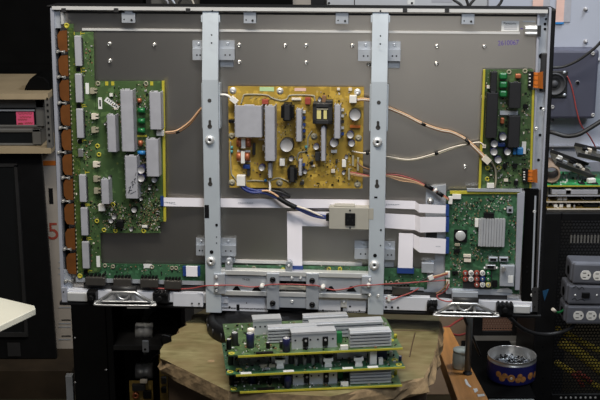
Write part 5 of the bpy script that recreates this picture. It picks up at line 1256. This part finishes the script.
# --- right bottom: beam, pole, jar, tin, case
ZB = .40
bm_ = thing('timber_trestle', 'orange timber beam on the floor trestle, right of the wooden table', 'beam', (0, 0, 0))
L0, L1 = WZ(431, 327, ZB), WZ(459, 404, ZB); R0, R1 = WZ(450, 327, ZB), WZ(491, 404, ZB)
MB().prism([L0, R0, R1, L1], (0, 0, -.045)).build('beam', 'pine', bm_, .003)
for p in (L0.lerp(R0, .5).lerp(L1.lerp(R1, .5), .74), L1.lerp(R1, .5) + Vector((0, .02, 0))): MB().box((p.x - .02, p.y - .02, 0), (p.x + .02, p.y + .02, ZB - .045)).build('leg', 'pine', bm_)
mb = MB()
for pts in ([(464.5, 380), (466, 379), (469, 384), (471.5, 387), (470, 387.5), (466, 384.5)], [(473, 389), (477, 388.5), (478, 391), (475, 393)], [(477, 394.5), (484, 394), (485, 396), (478, 397)]):
    mb.prism([WZ(x, y, ZB + .0002) for x, y in pts], (0, 0, .0008))
mb.build('paint_drip', 'white', bm_)
p = WZ(467.5, 374, ZB)
o = thing('steel_pole', 'grey steel pole standing on the orange beam, under the right end of the television', 'pole', (p.x, p.y, ZB))
MB().cyl((0, 0, 0.0005), (0, 0, .30), .0085, n=18).build('tube', 'pole', o); MB().lathe((0, 0, .0005), (0, 0, 1), [(.012, 0), (.012, .004), (.0086, .006), (.0086, .012)], 18).build('collar', 'dark', o)
p = WZ(461.5, 369, ZB)
o = thing('plastic_jar', 'clear plastic jar on the orange beam behind the grey pole', 'jar', (p.x, p.y + .012, ZB))
MB().lathe((0, 0, .0005), (0, 0, 1), [(0, 0), (.022, 0), (.0235, .003), (.0235, .036), (.021, .041), (.021, .045), (.019, .045), (.019, .041), (.0215, .035), (.0215, .005), (0, .004)], 24).build('body', 'jar', o)
MB().lathe((0, 0, .0452), (0, 0, 1), [(0, 0), (.0225, 0), (.0225, .007), (0, .007)], 24).build('lid', 'jar', o)
Yx = 1.28
o = tag(MB().box((WY(425, 330, Yx).x, Yx, 0), (WY(478, 330, Yx).x, Yx + .3, .75)).build('cardboard_box', 'tan', None, .004), 'tan cardboard box on the floor behind the red cables', 'box')
tag(MB().tube([WY(428, 320, 1.12), WY(438, 327, 1.12), WY(448, 327, 1.14), WY(456, 322, 1.18), WY(464, 318, 1.22), WY(474, 317, 1.25)], .0036, 8).build('hanging_cable', 'rwire'), 'upper red cable looping behind the grey pole', 'cable')
tag(MB().tube([WY(432, 322, 1.18), WY(446, 330, 1.18), WY(456, 335, 1.19), WY(464, 334, 1.22), WY(476, 330, 1.25)], .0036, 8).build('hanging_cable', 'rwire'), 'lower red cable drooping behind the grey pole', 'cable')
tag(MB().tube([WY(463, 312, .50), WY(466, 322, .52), WY(471, 333, .55), WY(476, 345, .58), WY(480, 355, .62)], .0035, 8).build('hanging_cable', 'dark'), 'thin black cord hanging beside the grey pole', 'cord')
Yt = .47; ZT = .36
bx = thing('black_case', 'flat black case under the blue tin of screws', 'case', (0, 0, 0))
xa, xb = WY(481, 398, Yt).x, WY(536, 398, Yt).x
MB().box((xa, Yt, 0), (xb, Yt + .40, ZT)).build('body', 'mblack', bx, .003); 
MB().box((xa + .02, Yt - .003, ZT - .010), (xb - .005, Yt + .002, ZT - .005)).build('front_trim', 'bright', bx)
pc = thing('computer_case', 'black computer case with a copper coloured mesh window behind the tin', 'computer', (0, 0, 0))
Yc = .95
xa, xb = WY(473, 330, Yc).x, WY(539, 330, Yc).x; zt4 = WY(500, 308, Yc).z
a, b, c, d = wr(482.5, 317, 512.5, 331, Yc)
CD = .15; mb = MB(); mb.box((xa, Yc, 0), (a, Yc + CD, zt4)); mb.box((c, Yc, 0), (xb, Yc + CD, zt4)); mb.box((a, Yc, 0), (c, Yc + CD, b)); mb.box((a, Yc, d), (c, Yc + CD, zt4)); mb.box((a, Yc + .1, b), (c, Yc + CD, d)); mb.build('casing', 'black', pc, .002)
MB().box((a, Yc + .004, b), (c, Yc + .0055, d)).build('mesh_window', 'perfc', pc)
MB().box((a, Yc + .03, b), (c, Yc + .1, d)).build('inner_plate', 'tan', pc)
a, b, c, d = wr(475, 341.5, 538, 350.5, Yc - .05); MB().box((a, Yc - .05, b), (c, Yc, d)).build('front_ledge', 'greycase', pc, .003)
o = None
# tin of screws
Yn = .60; Rn = .0655; Hn = .066
pn = WY(511, 377, Yn); tn = thing('cookie_tin', 'round blue tin with printed cookies, open and full of screws', 'tin', (pn.x, Yn, ZT + .0008))
mb = MB(); mb.lathe((0, 0, 0), (0, 0, 1), [(0, .0005), (Rn - .003, .0005), (Rn - .001, .003), (Rn, .006), (Rn, Hn - .012)], 48); mb.mi = 1
mb.lathe((0, 0, 0), (0, 0, 1), [(Rn, Hn - .012), (Rn + .0002, Hn - .010), (Rn - .0012, Hn - .009), (Rn - .001, Hn - .001), (Rn, Hn), (Rn - .002, Hn + .0006), (Rn - .0025, Hn - .001), (Rn - .003, .003), (0, .003)], 48)
mb.build('can', ['tinblue', 'chrome'], tn)
mb = MB()
for ang, zc, rr_ in ((-131, .030, .0085), (-122, .020, .0085), (-115, .029, .0075), (-100, .024, .0105), (-84, .019, .0080), (-80, .030, .0070), (-72, .020, .0085), (-50, .025, .0100), (-30, .022, .0090)):
    a = math.radians(ang); c = Vector((math.cos(a) * Rn, math.sin(a) * Rn, zc)); nn = Vector((math.cos(a), math.sin(a), 0))
    tt_ = Vector((-nn.y, nn.x, 0)); pts = []
    for k in range(18):
        q = 2 * PI * k / 18; off = rr_ * math.cos(q) / Rn; a2 = a + off
        pts.append(Vector((math.cos(a2) * (Rn + .0004), math.sin(a2) * (Rn + .0004), zc + rr_ * math.sin(q))))
    cen = mb.bm.verts.new(Vector((math.cos(a) * (Rn + .0012), math.sin(a) * (Rn + .0012), zc))); vv = [mb.bm.verts.new(q) for q in pts]
    for k in range(18): mb.bm.faces.new([cen, vv[k], vv[(k + 1) % 18]])
mb.build('cookie_print', 'cookie', tn)
mb = MB()
for ang, zc in ((-100, .024),):
    a = math.radians(ang); c = Vector((math.cos(a) * Rn, math.sin(a) * Rn, zc)); nn = Vector((math.cos(a), math.sin(a), 0)); mb.cyl(c, c + nn * .0020, .0034, n=12)
mb.build('cookie_centre', 'wwire', tn)
mb = MB()                                            # loose screws, past counting
for k in range(420):
    r = (Rn - .010) * math.sqrt(random.random()); a = random.uniform(0, 2 * PI); zc = .028 + random.uniform(0, .014)
    c = Vector((r * math.cos(a), r * math.sin(a), zc)); d = Vector((random.gauss(0, 1), random.gauss(0, 1), random.gauss(0, .45))).normalized()
    mb.mi = random.choices((0, 1, 2), (5, 3, 2))[0]; mb.cyl(c - d * .005, c + d * .005, .0012, n=6); mb.cyl(c + d * .005, c + d * .007, .0028, n=8)
mb.cyl((0, 0, .0035), (0, 0, .030), Rn - .004, n=32)
sc_ = mb.build('screws', ('black', 'dark', 'galv')); sc_.location = tn.location
tag(sc_, 'small dark screws heaped inside the blue tin', 'screws'); sc_['kind'] = 'stuff'

# ------------------------------------------------------------------ light
def area(name, loc, target, sx, sy, power, col):
    l = bpy.data.lights.new(name, 'AREA'); l.shape = 'RECTANGLE'; l.size = sx; l.size_y = sy; l.energy = power; l.color = col
    o = bpy.data.objects.new(name, l); COL.objects.link(o); o.location = loc
    o.rotation_euler = (Vector(target) - Vector(loc)).to_track_quat('-Z', 'Y').to_euler(); return o
area('ceiling_tube_light', (-.25, -.85, 2.85), (0, -.15, .9), 1.5, .3, 54, (1, .94, .84))
area('panel_gradient_fill', (-.05, -4.1, 1.3), (.1, 0, 1.1), 1.5, 1.1, 4.2, (1, .96, .90))  # unseen fill, added so the rear sheet mirrors a bright gradient
area('front_fill', (.7, -2.3, 2.85), (.1, 0, 1.0), .8, .8, 29, (.78, .87, 1))  # added frontal fill, set high so the sheet does not mirror it
area('chassis_fill', (1.3, .5, 2.75), (1.0, 1.05, 1.1), .5, .4, 31, (.88, .93, 1))  # added fill that brightens the pale chassis at the right
w_ = bpy.data.worlds.new('room_ambience'); sc.world = w_; w_.use_nodes = True
bg = w_.node_tree.nodes['Background']; bg.inputs[0].default_value = (.80, .86, 1, 1); bg.inputs[1].default_value = .035
sc.view_settings.view_transform = 'Standard'; sc.view_settings.look = 'None'; sc.view_settings.gamma = 1.0
sc.view_settings.exposure = 0.0; sc.view_settings.use_curve_mapping = False
